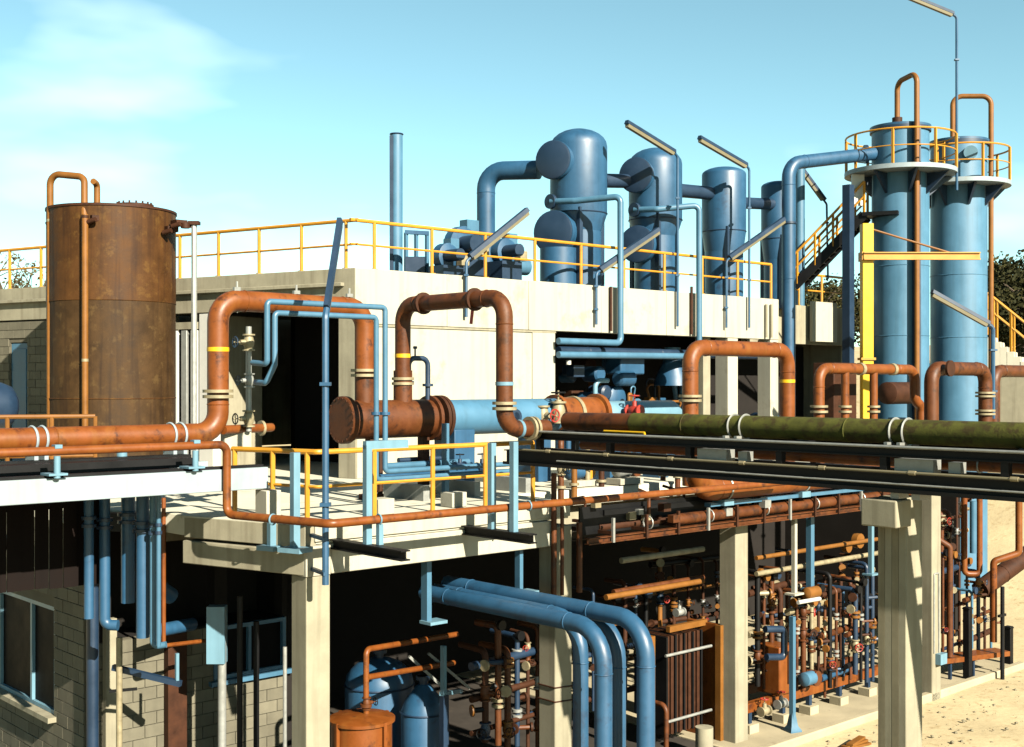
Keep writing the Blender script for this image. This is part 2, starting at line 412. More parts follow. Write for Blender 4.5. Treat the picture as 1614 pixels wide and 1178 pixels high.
for (px, u, v) in ((600, .9, .5), (715, 2.9, .6)):
    p = onU(px, v); obj('plinth', M().box(at(p, 5.51), .32, .32, .25, RD, LD), 'cream', plat, bevel=.01)
p = V((-4.27, 18.43, 0)) + RD * .78 + LD * .12; obj('plinth', M().box(at(p, 5.61), .26, .34, .46, RD, LD), 'cream', plat, bevel=.012)

# ---- block walls
def block_wall(t, o, d, n, length, z0, z1, holes=(), bl=.44, bh=.22, depth=.2, side=1):
    """Masonry: a recessed mortar core and one object per block."""
    g = .012; jn = .007
    segs = M()
    rows = int(round((z1 - z0) / bh)); unit = None
    core = M()
    for r in range(rows):
        za, zb = z0 + r * bh, z0 + (r + 1) * bh
        x = -bl / 2 if r % 2 else 0
        cuts = []
        while x < length - .01:
            a, b = max(0, x), min(length, x + bl); x += bl
            if b - a < .05: continue
            if any(a + .02 < h[1] and b - .02 > h[0] and za + .02 < h[3] and zb - .02 > h[2] for h in holes):
                # clip against hole
                for h in holes:
                    if za + .02 < h[3] and zb - .02 > h[2]:
                        if a < h[0] < b: b = h[0]
                        elif a < h[1] < b: a = h[1]
                        elif a >= h[0] - .01 and b <= h[1] + .01: a = b
                if b - a < .05: continue
            cuts.append((a, b))
        for a, b in cuts:
            c = o + d * ((a + b) / 2) - n * (depth / 2) ; c.z = (za + zb) / 2
            jit = random.uniform(-.004, .004)
            if abs((b - a) - bl) < .005:
                if unit is None:
                    unit = obj('block', M().box(c, bl - jn * 2, depth, bh - jn * 2, d, n, ZA), 'block', t, smooth=False); uc = c
                else:
                    q = unit.copy(); COL.objects.link(q); q.location = unit.location + (c - uc) + n * jit
            else:
                obj('block', M().box(c + n * jit, (b - a) - jn * 2, depth, bh - jn * 2, d, n, ZA), 'block', t, smooth=False)
    # mortar core with holes: vertical strips between hole edges
    xs = sorted({0, length, *[h[0] for h in holes], *[h[1] for h in holes]})
    for a, b in zip(xs, xs[1:]):
        zs = [z0] ; hs = sorted([h for h in holes if h[0] <= a + .001 and h[1] >= b - .001], key=lambda h: h[2])
        lo = z0
        for h in hs:
            if h[2] > lo: core.box(at(o + d * ((a + b) / 2) - n * (depth * .56), (lo + h[2]) / 2), b - a, depth * .84, h[2] - lo, d, n, ZA)
            lo = h[3]
        if z1 > lo: core.box(at(o + d * ((a + b) / 2) - n * (depth * .56), (lo + z1) / 2), b - a, depth * .84, z1 - lo, d, n, ZA)
    obj('mortar', core, 'mortar', t, smooth=False)

# lower building, left of the platform
LC = U(-1.49, 4.5)
lw = thing('block_building', 'concrete block lower building with a window under the white bridge', 'building', LC)
wn = (1.27, 4.0, 1.66, 3.55)
block_wall(lw, LC + LD * .0, LD, -RD, 6.6, 0, 5.06, holes=[wn])
block_wall(lw, LC + RD * .21, RD, -LD, 3.74, 0, 3.08, holes=[(2.2, 3.7, 2.1, 3.3)])
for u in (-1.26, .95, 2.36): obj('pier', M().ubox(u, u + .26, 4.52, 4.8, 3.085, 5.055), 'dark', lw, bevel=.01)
obj('shade_recess_back', M().ubox(-1.28, 2.45, 5.6, 5.8, .1, 5.055), 'dark', lw)  # dark recess and piers added in place of shade on the upper wall
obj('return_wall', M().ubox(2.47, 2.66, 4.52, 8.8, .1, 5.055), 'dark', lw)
obj('shade_recess_floor', M().ubox(-1.28, 2.45, 4.71, 5.6, 2.9, 3.06), 'dark', lw)
wf = M()
for (a, b, c, d_) in ((wn[0], wn[1], wn[2], wn[2] + .07), (wn[0], wn[1], wn[3] - .07, wn[3]), (wn[0], wn[0] + .07, wn[2] + .07, wn[3] - .07), (wn[1] - .07, wn[1], wn[2] + .07, wn[3] - .07), (2.35, 2.43, wn[2] + .07, wn[3] - .07)):
    wf.box(LC + LD * ((a + b) / 2) + V((0, 0, (c + d_) / 2)) + RD * .08, b - a, .1, d_ - c, LD, -RD, ZA)
wo = obj('window', wf, 'pale', lw)
obj('pane', M().box(LC + LD * 2.63 + V((0, 0, 2.6)) + RD * .10, 2.6, .02, 1.75, LD, -RD, ZA), 'glass', wo)
obj('sill', M().box(LC + LD * 2.63 + V((0, 0, 1.61)) - RD * .05, 2.95, .2, .09, LD, -RD, ZA), 'conc', wo)
wf = M(); O2 = LC + RD * .21
for (a, b, c, d_) in ((2.2, 3.7, 2.11, 2.18), (2.2, 3.7, 3.0, 3.07), (2.2, 2.27, 2.18, 3.0), (3.63, 3.7, 2.18, 3.0), (2.9, 2.96, 2.18, 3.0)):
    wf.box(O2 + RD * ((a + b) / 2) + V((0, 0, (c + d_) / 2)) + LD * .03, b - a, .1, d_ - c, RD, -LD, ZA)
wo = obj('window', wf, 'sky', lw)
obj('pane', M().box(O2 + RD * 2.95 + V((0, 0, 2.6)) + LD * .08, 1.4, .02, .85, RD, -LD, ZA), 'glass', wo)
obj('sill', M().box(O2 + RD * 2.95 + V((0, 0, 2.06)) - LD * .04, 1.7, .16, .08, RD, -LD, ZA), 'sky', wo)
obj('pilaster', M().box(LC + RD * .42 - LD * .08 + V((0, 0, 1.75)), .2, .14, 3.5, RD, LD, ZA), 'conc', lw, bevel=.01)
obj('pilaster', M().box(LC + RD * 1.62 - LD * .09 + V((0, 0, 1.55)), .36, .17, 3.1, RD, LD, ZA), 'darkrust', lw, bevel=.01)  # dark upright stands in for a shadow strip on the wall
# back wall of the open undercroft
uw = solo('basement_wall', M().ubox(2.68, 24, 8.5, 8.7, .02, 5.05), 'dark', 'shade-toned wall closing the back of the space under the platform', 'wall')
solo('basement_wall', M().ubox(24, 24.3, 2.5, 8.7, 0, 5.05), 'dark', 'shade-toned end wall far right under the platform', 'wall')

# ---- upper building
ub = thing('process_building', 'cream concrete plant building with flat roof and open bays', 'building', at(BX, 5.38))
roofp = [BX, BU(15.6, 0), BU(15.6, 1.2), BU(21.5, 1.2), BU(21.5, 14), BU(0, 14) + V((0, 0, 0)), FS(14)]
inner = [BU(.3, .3), BU(15.3, .3), BU(15.3, 1.5), BU(21.2, 1.5), BU(21.2, 13.8), BU(0, 13.8), FS(13.8, 0, -.3)]
obj('roof', M().prism(inner, 9.62, 9.86), 'conc', ub)
for k in range(6):
    obj('parapet_panel', M().bbox(2.6 * k + .004, 2.6 * (k + 1) - .004, 0 + .004 * (k % 2), .28, 8.80, 10.02 + .003 * (k % 3)), 'cream', ub, bevel=.012)
obj('coping', M().bbox(.05, 15.55, .05, .29, 8.82, 9.98), 'conc', ub)
obj('front_wall', M().bbox(.02, 6.13, .02, .26, 5.38, 8.79), 'cream', ub, bevel=.01)
obj('wall_panel', M().bbox(5.32, 6.1, -.015, .02, 5.38, 8.74), 'cream', ub, bevel=.01)
obj('joint_strip', M().bbox(.05, 6.13, -.012, .02, 8.745, 8.79), 'conc', ub)
obj('column', M().bbox(13.15, 13.62, .03, .5, 5.38, 8.795), 'cream', ub, bevel=.012)
obj('column', M().bbox(12.3, 12.62, .25, .57, 5.38, 8.795), 'conc', ub, bevel=.012)
obj('end_column', M().bbox(15.2, 15.6, .02, .5, 5.38, 8.795), 'cream', ub, bevel=.012)
obj('light_stop_wall', M().bbox(5.85, 6.1, .27, 12, 5.38, 9.6), 'dark', ub)  # added unseen wall, keeps light of the right bay out of the left
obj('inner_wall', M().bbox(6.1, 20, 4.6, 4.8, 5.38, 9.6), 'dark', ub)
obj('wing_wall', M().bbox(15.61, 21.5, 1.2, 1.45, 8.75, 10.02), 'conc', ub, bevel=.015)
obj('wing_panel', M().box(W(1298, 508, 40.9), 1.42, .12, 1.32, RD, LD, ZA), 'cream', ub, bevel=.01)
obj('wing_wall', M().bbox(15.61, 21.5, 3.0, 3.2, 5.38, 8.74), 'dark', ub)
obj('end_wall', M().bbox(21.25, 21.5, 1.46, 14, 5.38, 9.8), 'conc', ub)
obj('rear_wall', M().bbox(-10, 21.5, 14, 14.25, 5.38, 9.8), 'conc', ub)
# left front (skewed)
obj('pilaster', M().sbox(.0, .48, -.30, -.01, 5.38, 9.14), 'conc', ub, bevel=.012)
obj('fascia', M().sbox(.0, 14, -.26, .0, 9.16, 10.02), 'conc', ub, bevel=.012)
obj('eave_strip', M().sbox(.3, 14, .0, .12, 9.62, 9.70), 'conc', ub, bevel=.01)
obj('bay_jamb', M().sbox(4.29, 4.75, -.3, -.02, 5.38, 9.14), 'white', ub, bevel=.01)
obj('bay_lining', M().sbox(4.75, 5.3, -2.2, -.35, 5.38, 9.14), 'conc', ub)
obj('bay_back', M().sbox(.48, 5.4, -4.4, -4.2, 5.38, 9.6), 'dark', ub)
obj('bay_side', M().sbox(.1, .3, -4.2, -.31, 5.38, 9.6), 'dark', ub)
for k, (a, b) in enumerate(((4.8, 4.98), (5.12, 5.3), (5.44, 5.62))):
    obj('door_frame', M().sbox(a, b, -.08, .03, 5.38, 8.75), 'white' if k != 1 else 'galv', ub, bevel=.008)
obj('door_head', M().sbox(4.8, 5.62, -.08, .02, 8.78, 8.95), 'conc', ub)
obj('store_door', M().sbox(4.98, 5.44, -.2, -.12, 5.38, 8.74), 'galv', ub)
block_wall(ub, FS(5.65), SD, SN, 8.3, 5.38, 9.12, holes=[(5.40, 6.12, 0, 8.57)], depth=.24)
dr = obj('door', M().sbox(11.06, 11.76, -.12, -.06, 5.38, 8.55), 'sky', ub, bevel=.005)
obj('door_leaf_panel', M().sbox(11.14, 11.68, -.06, -.04, 5.6, 8.4), 'sky', dr, bevel=.01)

# ---- railings on the roof, platform
ts = [.6 + 1.64 * i for i in range(10)]
railing('yellow roof railing along the bright right parapet', [BU(-.05, .12), BU(15.36, .12)], [BU(t, .12) for t in ts], 10.02, group='yellow railings')
tl = [.352 + 1.285 * i for i in range(11)]
railing('yellow roof railing along the grey left parapet behind the rusty tank', [FS(.02, 0, -.12), FS(13.4, 0, -.12)], [FS(t, 0, -.12) for t in tl], 10.02, group='yellow railings')
a = BU(17.3, 1.35); b = BU(21.2, 1.35)
railing('short yellow roof railing behind the crane and blue riser', [a, b], lerp(a, b, 4), 10.02, group='yellow railings')
cA = V((-2.96, 18.72, 0)); cL = cA + SD * 1.75; cR = cA + RD * 4.49
railing('yellow railing around the near corner of the platform', [cL, cA, cR], [cA + SD * t for t in (1.7, .9, .2)] + [cA + RD * t for t in (1.06, 2.235, 3.38, 4.49)], 5.38, group='yellow railings')
a = W(-60, 655, 22.5); b = W(150, 664, 23.2)
railing('low orange handrail in front of the rusty tank foot', [a, b], lerp(a, b, 4), 5.38, h=zat(658, a) - 5.38, mat='ochre', group='yellow railings')
# ------------------------------------------------------------------ rusty storage tank
TC = W(176.5, 603, 28.0); TR = 1.40
tk = thing('storage_tank', 'big rusty brown cylindrical tank standing in front of the left facade', 'tank', at(TC, 5.38))
zs = [5.38, 7.15, 9.30, zat(333, TC) - .05]
for i, mt in ((0, 'tank_lo'), (1, 'tank_lo'), (2, 'tank_up')):
    obj('shell_course', M().cyl(at(TC, zs[i]), at(TC, zs[i + 1] - .012), TR + (.008 if i == 2 else 0), n=56), mt, tk, label='lighter, redder upper shell course' if i == 2 else None)
    obj('weld_seam', M().ring(at(TC, zs[i + 1] - .006), ZA, TR, .014, 56, 5), 'tank_up', tk)
obj('tank_roof', M().lathe(at(TC, zs[3] - .012), ZA, [(TR + .03, 0), (TR + .03, .05), (TR * .5, .10), (.05, .13)], 56), 'darkrust', tk)
hc = TC + V((.62, -.35, 0)); ht = obj('hatch', M().cyl(at(hc, zs[3]), at(hc, zs[3] + .14), .42, n=24), 'darkrust', tk)
b0 = None
for i in range(16):
    q = i * math.pi / 8; p = at(hc, zs[3] + .14) + V((math.cos(q), math.sin(q), 0)) * .37
    if b0 is None: b0 = obj('bolt', M().cyl(p, p + ZA * .05, .022, n=6), 'darkrust', ht); bp = p
    else: copyat(b0, p - bp)
for px, py in ((150, 345), (282, 352), (86, 348), (268, 362)):
    p = W(px, py, 26.7 if px in (150,) else 27.6); obj('lug', M().box(p, .26, .3, .12, RD, LD).cyl(p - V((.1, .2, .1)), p + V((.1, -.25, -.05)), .055, n=10), 'darkrust', tk)
Yf = 26.5
pipe('thin ochre overflow pipe looping above the rusty tank', [W(79, 700, 27.2), W(79, 274, 27.2), W(133, 279, 26.9), W(133, 345, 26.6)], .075, 'ochre', fil=.22, n=10,
     straps=[(W(79, 348, 27.2), ZA, 'flange')])
pipe('straight ochre pipe running down the front of the rusty tank', [W(134, 338, 26.5), W(134, 665, 26.5), W(134, 690, 26.5)], .07, 'ochre', n=10, straps=[(W(134, 568, 26.5), ZA, 'flange'), (W(134, 342, 26.5), ZA, 'darkrust')])
pipe('short bent vent pipe standing on the rusty tank roof', [W(153, 338, 27.4), W(153, 291, 27.4), W(147, 286, 27.2)], .07, 'ochre', n=10, fil=.1)
cdt = pipe('grey conduit with a bracket arm, just right of the rusty tank', [W(306, 690, 27.6), W(306, 352, 27.6)], .065, 'galv', 'conduit', n=8, name='conduit_run')
obj('cap', M().box(W(306, 352, 27.6), .24, .2, .08), 'darkrust', cdt)
obj('bracket', M().bar(W(306, 356, 27.6), W(276, 352, 27.7), .1, .12).cyl(W(292, 360, 27.5), W(292, 352, 27.5), .1), 'darkrust', cdt)
sh = thing('pressure_vessel', 'dark blue horizontal vessel end peeking in at the left edge', 'tank', W(-40, 700, 26))
c = W(0, 640, 26.0); ax = -RD
obj('shell', M().lathe(c, ax, [(.02, -.34), (.25, -.31), (.42, -.2), (.50, 0), (.50, 2.4), (.42, 2.6), (.1, 2.75)], 28), 'navy', sh)
for k in (.5, 1.9): obj('saddle', M().box(at(c + ax * k, (5.38 + c.z - .35) / 2), .2, .7, c.z - .35 - 5.38, RD, LD), 'navy', sh)

# ------------------------------------------------------------------ white pipe bridge on the left
TP = V((-4.27, 18.43, 0)); FB = TP + LD * .10
br = thing('pipe_bridge', 'white painted steel pipe bridge coming in from the left', 'pipe bridge', at(FB, 5.77))
for o_ in (0, 1.9):
    obj('girder', M().bar(at(FB + LD * o_ + RD * .75, 6.03), at(FB + LD * o_ - RD * 8, 6.03), .07, .33), 'beam', br, bevel=.01)
    for z_ in (5.885, 6.175): obj('girder_flange', M().bar(at(FB + LD * (o_ + .09) + RD * .75, z_), at(FB + LD * (o_ + .09) - RD * 8, z_), .10, .03), 'beam', br)
for k in range(7):
    p = FB - RD * (.3 + 1.2 * k) + LD * .13
    obj('cross_member', M().ibeam(at(p + LD * .02, 6.0), at(p + LD * 1.70, 6.0), .22, .12, .02), 'beam', br)
for k in range(6):
    p = FB - RD * (1.05 + 1.2 * k) + LD * 1.02
    obj('deck_plate', M().box(at(p, 6.165), 1.17, 1.62, .05, RD, LD), 'black', br)
obj('edge_angle', M().bar(at(FB + RD * .7 + LD * .09, 6.215), at(FB - RD * 8 + LD * .09, 6.215), .12, .04), 'black', br)
obj('cable_tray', M().bar(at(FB - RD * .2 + LD * .75, 6.28), at(FB - RD * 8 + LD * .75, 6.28), .34, .14), 'black', br)
obj('cable_tray', M().bar(at(FB + RD * .1 + LD * 1.35, 6.30), at(FB - RD * 8 + LD * 1.35, 6.30), .30, .12), 'black', br)
for k in (1.55, 4.4):
    p = FB - RD * k - LD * .05
    for j in (0, .22):
        pass
for px in (308, 90):
    kq = (px - 807) / F; t = (kq * TP.y - TP.x) / (-RD.x + kq * RD.y); q = TP - RD * t
    obj('pipe_stand', M().cyl(at(q, 6.2), at(q, 6.50), .045, n=10).box(at(q + LD * .1, 6.25), .26, .3, .03, RD, LD).box(at(q, 6.63), .1, .12, .05, RD, LD), 'pale', br)
    m = M(); m.cyl(at(q - RD * .4 + LD * 1.6, 6.2), at(q - RD * .4 + LD * 1.6, 6.5), .08, n=10); obj('pipe_stand', m, 'pale', br)
# big orange line: along the bridge, up and over to the exchanger
rb = .175
R1 = V((-4.83, 20.22, 0)); z1, z2 = 6.66, 8.86
E0 = V((-2.66, 22.19, 0))
q1 = R1 + RD * ((E0 - R1).dot(RD))
big = pipe('big orange line rising from the white bridge and crossing to the rusty exchanger',
     [at(R1 - RD * 9, z1), at(R1, z1), at(R1, z2), at(q1, z2 - .02), at(E0, z2 - .02), at(E0, 7.75)] if (q1 - E0).length > .4 else [at(R1 - RD * 9, z1), at(R1, z1), at(R1, z2), at(E0, z2 - .02), at(E0, 7.6)], rb, 'primer', n=24, fil=.36,
     flanges=[(at(R1, zat(621, R1)), ZA), (at(E0, zat(588, E0)), ZA)], bands=[(at(R1, zat(551, R1)), ZA)])
for px in (50, 66, 268, 284):
    kq = (px - 807) / F; t = (kq * R1.y - R1.x) / (-RD.x + kq * RD.y); q = R1 - RD * t
    obj('clamp', M().ring(at(q, z1), RD + LD * .12, rb + .012, .022, 24, 5).box(at(q, z1 - .26), .06, .36, .14, RD, LD), 'beam', big)
for q in (.35, 1.5, 2.6):
    p = R1 + RD * q; obj('hanger_rod', M().cyl(at(p, z2 - .2), at(p, z2 + .32), .02, n=6).cyl(at(p, z2 + .16), at(p, z2 + .22), .07, n=8), 'galv', big)
# thin orange line: under the big one, down, round the platform corner and away to the right
PC = V((-2.57, 17.4, 0))
thin = pipe('thin orange pipe wrapping round the outside of the platform corner',
     [at(TP - RD * 8, 6.57), at(TP, 6.57), at(TP, 5.52), at(PC, 5.5), at(PC + RD * 11.0, 5.5)], .062, 'primer', n=14, fil=.13)
for px in (430, 597, 833):
    if px < 500: kq = (px - 807) / F; t = (kq * PC.y - PC.x) / (SD.x - kq * SD.y); q = PC + SD * t
    else: kq = (px - 807) / F; t = (kq * PC.y - PC.x) / (RD.x - kq * RD.y); q = PC + RD * t
    obj('u_bolt', M().ring(at(q, 5.5), RD if px > 500 else SD, .075, .014, 14, 5), 'pale', thin)
# ------------------------------------------------------------------ stanchions and brackets at the platform edge
def bracket(label, u, vend, ztop, tall, short, arm):
    t = thing('support_bracket', label, 'bracket', U(u, .1, ztop - .15), 'black brackets jutting from the platform edge')
    obj('beam', M().ibeam(U(u, .06, ztop - .075), U(u, vend, ztop - .075), .15, .16, .02), 'black', t)
    for v, zt in tall:
        obj('post', M().bar(U(u, v, ztop), U(u, v, zt), .10, .10), 'pale', t)
        if arm: obj('arm', M().bar(U(u - .05, v, zt), U(u + .72, v, zt), .09, .12), 'pale', t)
    for v in short: obj('post', M().bar(U(u + .1, v, ztop), U(u + .1, v, 5.43), .08, .08), 'pale', t)
bracket('left black bracket with a pale blue post and arm, by the platform corner', .52, -1.75, 5.13, [(-.82, 6.58)], [-.99], True)
bracket('right black bracket carrying two tall pale blue posts', 3.12, -1.6, 5.13, [(-.62, 6.52), (-1.15, 6.56)], [-.97], False)
lb = thing('pipe_stand', 'two pale blue posts on base plates at the left platform edge', 'pipe stand', W(445, 862, 18.5))
pa, pb = W(465, 855, 18.25), W(428, 862, 18.63)
obj('base_plate', M().box(at(pa, 5.02), .42, .3, .07, SD, SN).box(at(pb, 5.0), .34, .3, .07, SD, SN), 'pale', lb)
obj('post', M().bar(at(pa, 5.05), at(pa, 6.46), .11, .11), 'pale', lb); obj('post', M().bar(at(pb, 5.03), at(pb, 5.45), .1, .1), 'pale', lb)

# ------------------------------------------------------------------ exchanger on the platform
def E(s, z=6.83): return at(E0 + RD * s, z)
ex = thing('heat_exchanger', 'long heat exchanger with rusty ends and pale blue shell along the platform', 'heat exchanger', E(0, 5.38))
ch = obj('channel', M().lathe(E(-.38), RD, [(.34, 0), (.35, .1), (.35, 1.95)], 32), 'rust', ex)
obj('end_cover', M().lathe(E(-.52), RD, [(.40, 0), (.425, .02), (.425, .13)], 32), 'rust', ex)
b0 = None
for i in range(18):
    q = i * math.pi / 9; d = LD * math.cos(q) + ZA * math.sin(q); p = E(-.54) + d * .385
    if b0 is None: b0 = obj('bolt', M().cyl(p, p + RD * .2, .02, n=6), 'darkrust', ch); bp = p
    else: copyat(b0, p - bp)
for s in (1.45, 1.63, 1.72): obj('flange_ring', M().lathe(E(s), RD, [(.425, 0), (.425, .07)], 32), 'darkrust' if s > 1.5 else 'rust', ex)
obj('shell', M().lathe(E(1.79), RD, [(.34, 0), (.34, 2.95)], 36), 'tower', ex)
obj('rear_head', M().lathe(E(4.74), RD, [(.42, 0), (.42, .09), (.36, .1), (.36, 1.2), (.43, 1.21), (.43, 1.32), (.3, 1.4)], 32), 'primer', ex)
obj('clamp_ring', M().lathe(E(5.25), RD, [(.385, 0), (.385, .09)], 32), 'flange', ex)
E2 = at(E0 + RD * .864, 6.83)
for s in (0, .864): obj('nozzle', M().cyl(E(s, 7.1), E(s, 7.72), .175, n=20), 'rust', ex)
for s in (.15, 1.35): obj('leg', M().bar(E(s, 6.5), E(s, 5.5), .16, .16).box(E(s, 5.43), .34, .3, .1, RD, LD), 'darkrust', ex)
obj('foot', M().box(E(1.35, 5.5), .2, .2, .05, RD, LD), 'yellow', ex)
obj('saddle', M().box(E(2.1, 6.05), .5, .62, 1.1, RD, LD), 'blue', ex, bevel=.01)
obj('saddle', M().box(E(4.2, 6.05), .35, .62, 1.1, RD, LD), 'blue', ex, bevel=.01)
obj('side_nozzle', M().cyl(E(3.25), E(3.25) - LD * .5, .09, n=12).cyl(E(3.25) - LD * .44, E(3.25) - LD * .5, .15, n=14), 'navy', ex)
by = pipe('small dark blue bypass pipe arched over the rusty exchanger channel', [E(1.0, 7.55) + LD * -.0, E(1.0, 7.95), E(1.45, 7.95), E(1.45, 7.15)], .05, 'navy', n=10, fil=.14)
obj('vent_cock', M().cyl(E(1.15, 7.95), E(1.15, 8.15), .018, n=6).cyl(E(1.12, 8.15), E(1.18, 8.15), .03, n=6), 'navy', by)
flange(by, E(1.45, 7.45), ZA, .1, .05, 'navy'); flange(by, E(1.0, 7.5), ZA, .1, .05, 'navy')
# brown loop from exchanger over to the rack
z3 = zat(481, E2); tA = 2.82
G1 = E2 - LD * tA
lp = pipe('brown pipe arch from the rusty exchanger over to the black rack', [at(E2, 7.72), at(E2, z3), at(G1, z3), at(G1, zat(677, G1)), at(G1 + RD * .98, zat(677, G1)), ], .145, 'rust', n=20, fil=.33,
          flanges=[(at(E2, zat(601, E2)), ZA), (at(G1, zat(640, G1)), ZA), (at(G1 + RD * .62, zat(677, G1)), RD)], bands=[(at(E2, zat(561, E2)), ZA)],
          straps=[(at(G1, zat(605, G1)), ZA, 'pale'), (at(G1 + RD * .33, zat(677, G1)), RD, 'pale')])
for q in (.62, 2.05): flange(lp, at(E2 - LD * q, z3), LD, .2, .05, 'darkrust')
obj('drain_cock', M().cyl(at(E2 - LD * 2.0, z3 - .12), at(E2 - LD * 1.95, z3 - .42), .03, n=8), 'red', lp)
# thin blue twin pipes
for k, (pl, pr, zt, zl) in enumerate(((421, 607, 473, 577), (433, 593, 489, 600))):
    kq = (pr - 807) / F; b_ = V((kq * 21.0, 21.0, 0)); kq2 = (pl - 807) / F
    t = (kq2 * b_.y - b_.x) / (-RD.x + kq2 * RD.y); a_ = b_ - RD * t; zt_ = 8.78 - .17 * k
    pts = [at(a_, zat(zl - 25, a_)), at(a_, zt_), at(b_, zt_), at(b_, 5.98 - .14 * k), at(b_ + RD * (3.3 - .2 * k), 5.98 - .14 * k)]
    if k: pts = [W(403, 603, a_.y + .3), W(419, 604, a_.y)] + pts
    else: pts = [W(398, 572, a_.y + .3), W(421, 574, a_.y)] + pts
    t_ = pipe(('outer' if k == 0 else 'inner') + ' thin blue pipe of the pair framing the dark bay', pts, .047, 'sky', n=10, fil=.07, group='thin blue twin pipes')
    flange(t_, at(b_, zat(652, b_)), ZA, .085, .05, 'blue')
# valve stack in the dark bay left of the twin pipes
vs_ = thing('valve_column', 'pale valves stacked on a stem in front of the dark bay', 'valve', W(392, 690, 20.6))
obj('pipe', M().tube([W(392, 680, 20.6), W(392, 515, 20.6)], .05, 10), 'galv', vs_)
valve(vs_, W(392, 540, 20.6), ZA, .07, 'flange', -RD, 'navy'); valve(vs_, W(393, 600, 20.6), ZA, .06, 'galv', -RD, 'navy'); valve(vs_, W(392, 660, 20.6), ZA, .07, 'flange', -RD, 'black')
ho = thing('pipe_run', 'short orange drain pipe with flange below the pale valves', 'pipe', W(350, 680, 20.4))
obj('pipe', M().tube([W(352, 678, 20.2), W(428, 674, 21.4)], .075, 12), 'primer', ho); flange(ho, W(412, 675, 21.2), RD, .13)
obj('support', M().box(W(372, 694, 20.6), .5, .14, .3, RD, LD), 'cream', ho)
# blue pipe group on the platform behind the railing
gp = thing('pipe_group', 'bundle of blue pipes lying low on the platform behind the railing', 'pipe', onU(690, 2.4, 5.6))
for j, (v, z, r, mt) in enumerate(((1.9, 5.82, .075, 'blue'), (2.2, 6.0, .06, 'sky'), (2.5, 5.8, .09, 'blue'), (2.75, 6.05, .05, 'navy'))):
    a = onU(598 + 10 * j, v, z); b = U(5.0, v, z); obj('pipe', M().tube([a, b], r, 12), mt, gp)
for px in (640, 720, 800):
    p = onU(px, 2.3, 5.38); obj('sleeper', M().box(at(p, 5.52), .14, 1.2, .28, RD, LD), 'galv', gp)
pp = onU(702, 1.9, 5.38); obj('riser', M().bar(at(pp, 5.4), at(pp, 6.75), .1, .1), 'sky', gp)
valve(gp, onU(760, 1.9, 5.9), RD, .07, 'navy', ZA, 'navy'); valve(gp, onU(725, 1.9, 5.95), RD, .06, 'navy', ZA, 'black')
pt = pipe('thin black drain pipe rising from the platform floor', [E(.35, 5.42), E(.35, 6.45)], .05, 'darkrust', n=8)
# second exchanger / vessels further back
ex2 = thing('heat_exchanger', 'pale blue exchanger drum half hidden behind the rusty one', 'heat exchanger', W(1000, 700, 27))
a = W(935, 655, 26.2); obj('shell', M().lathe(a, RD, [(.2, -.2), (.30, 0), (.30, 2.5), (.2, 2.7)], 28), 'pale', ex2)
for s in (.4, 2.0): obj('saddle', M().box(at(a + RD * s, 5.95), .3, .5, 1.14, RD, LD), 'blue', ex2)
valve(ex2, W(1000, 648, 26.2), LD, .09, 'red', ZA, 'red'); valve(ex2, W(855, 655, 24.8), ZA, .1, 'flange', -LD, 'red'); valve(ex2, W(880, 650, 24.9), ZA, .11, 'flange', ZA, 'black')
# ------------------------------------------------------------------ black pipe bridge with the green pipe
rk = thing('pipe_rack', 'black steel pipe bridge resting on the broad foreground column', 'pipe rack', U(4.9, -7, 6.08))
V0, V1 = .55, -15
for u in (4.5, 5.35):
    obj('lower_beam', M().ibeam(U(u, V0, 6.20), U(u, V1, 6.20), .24, .14, .02), 'black', rk)
    obj('upper_beam', M().ibeam(U(u, V0 - .6, 6.60), U(u, V1, 6.60), .15, .14, .02), 'black', rk)
u0 = None
for k in range(9):
    v = -.3 - 1.65 * k
    for u in (4.5, 5.35): obj('upright', M().bar(U(u, v, 6.32), U(u, v, 6.52), .1, .1), 'black', rk)
    obj('cross_member', M().bar(U(4.57, v, 6.22), U(5.28, v, 6.22), .1, .16), 'black', rk)
    obj('cross_member', M().bar(U(4.57, v, 6.62), U(5.28, v, 6.62), .1, .1), 'black', rk)
    if k in (2, 4): obj('junction_box', M().box(U(4.62, v - .4, 6.42), .2, .55, .17, RD, LD), 'galv', rk); obj('junction_box', M().box(U(4.62, v - .95, 6.42), .15, .16, .14, RD, LD), 'galv', rk)
obj('kick_plate', M().bar(U(4.41, V0, 6.09), U(4.41, V1, 6.09), .02, .05), 'black', rk)
cdn = obj('conduit', M().tube([U(4.40, .2, 6.335), U(4.40, V1, 6.335)], .018, 8), 'tube', rk)
c0_ = None
for k in range(10):
    v = -.6 - 1.35 * k
    if c0_ is None: c0_ = obj('coupling', M().cyl(U(4.40, v - .05, 6.335), U(4.40, v + .05, 6.335), .03, n=8), 'flange', cdn); v_ = v
    else: copyat(c0_, LD * (v - v_))
obj('conduit', M().tube([U(4.41, .2, 6.66), U(4.41, V1, 6.66)], .02, 8), 'galv', rk)
obj('conduit', M().tube([U(4.41, -.8, 6.18), U(4.41, V1, 6.18)], .014, 8), 'galv', rk)
gj = onV(1000, 4.9, 6.84)
gp_ = pipe('big mossy green pipe lying along the top of the black bridge', [gj, U(4.9, -15.5, 6.84)], .165, 'green', n=28)
obj('rusty_section', M().cyl(U(4.9, -.55, 6.83), gj + LD * .004, .155, n=28), 'rust', gp_, label='bare rusty end section')
for px in (1158, 1176, 1412, 1432):
    q = onV(px, 4.9, 6.84); obj('clamp', M().ring(q, LD, .178, .016, 24, 5), 'galv', gp_)
    obj('clamp_foot', M().box(at(q + RD * -.2, 6.68), .12, .05, .05, RD, LD), 'galv', gp_)
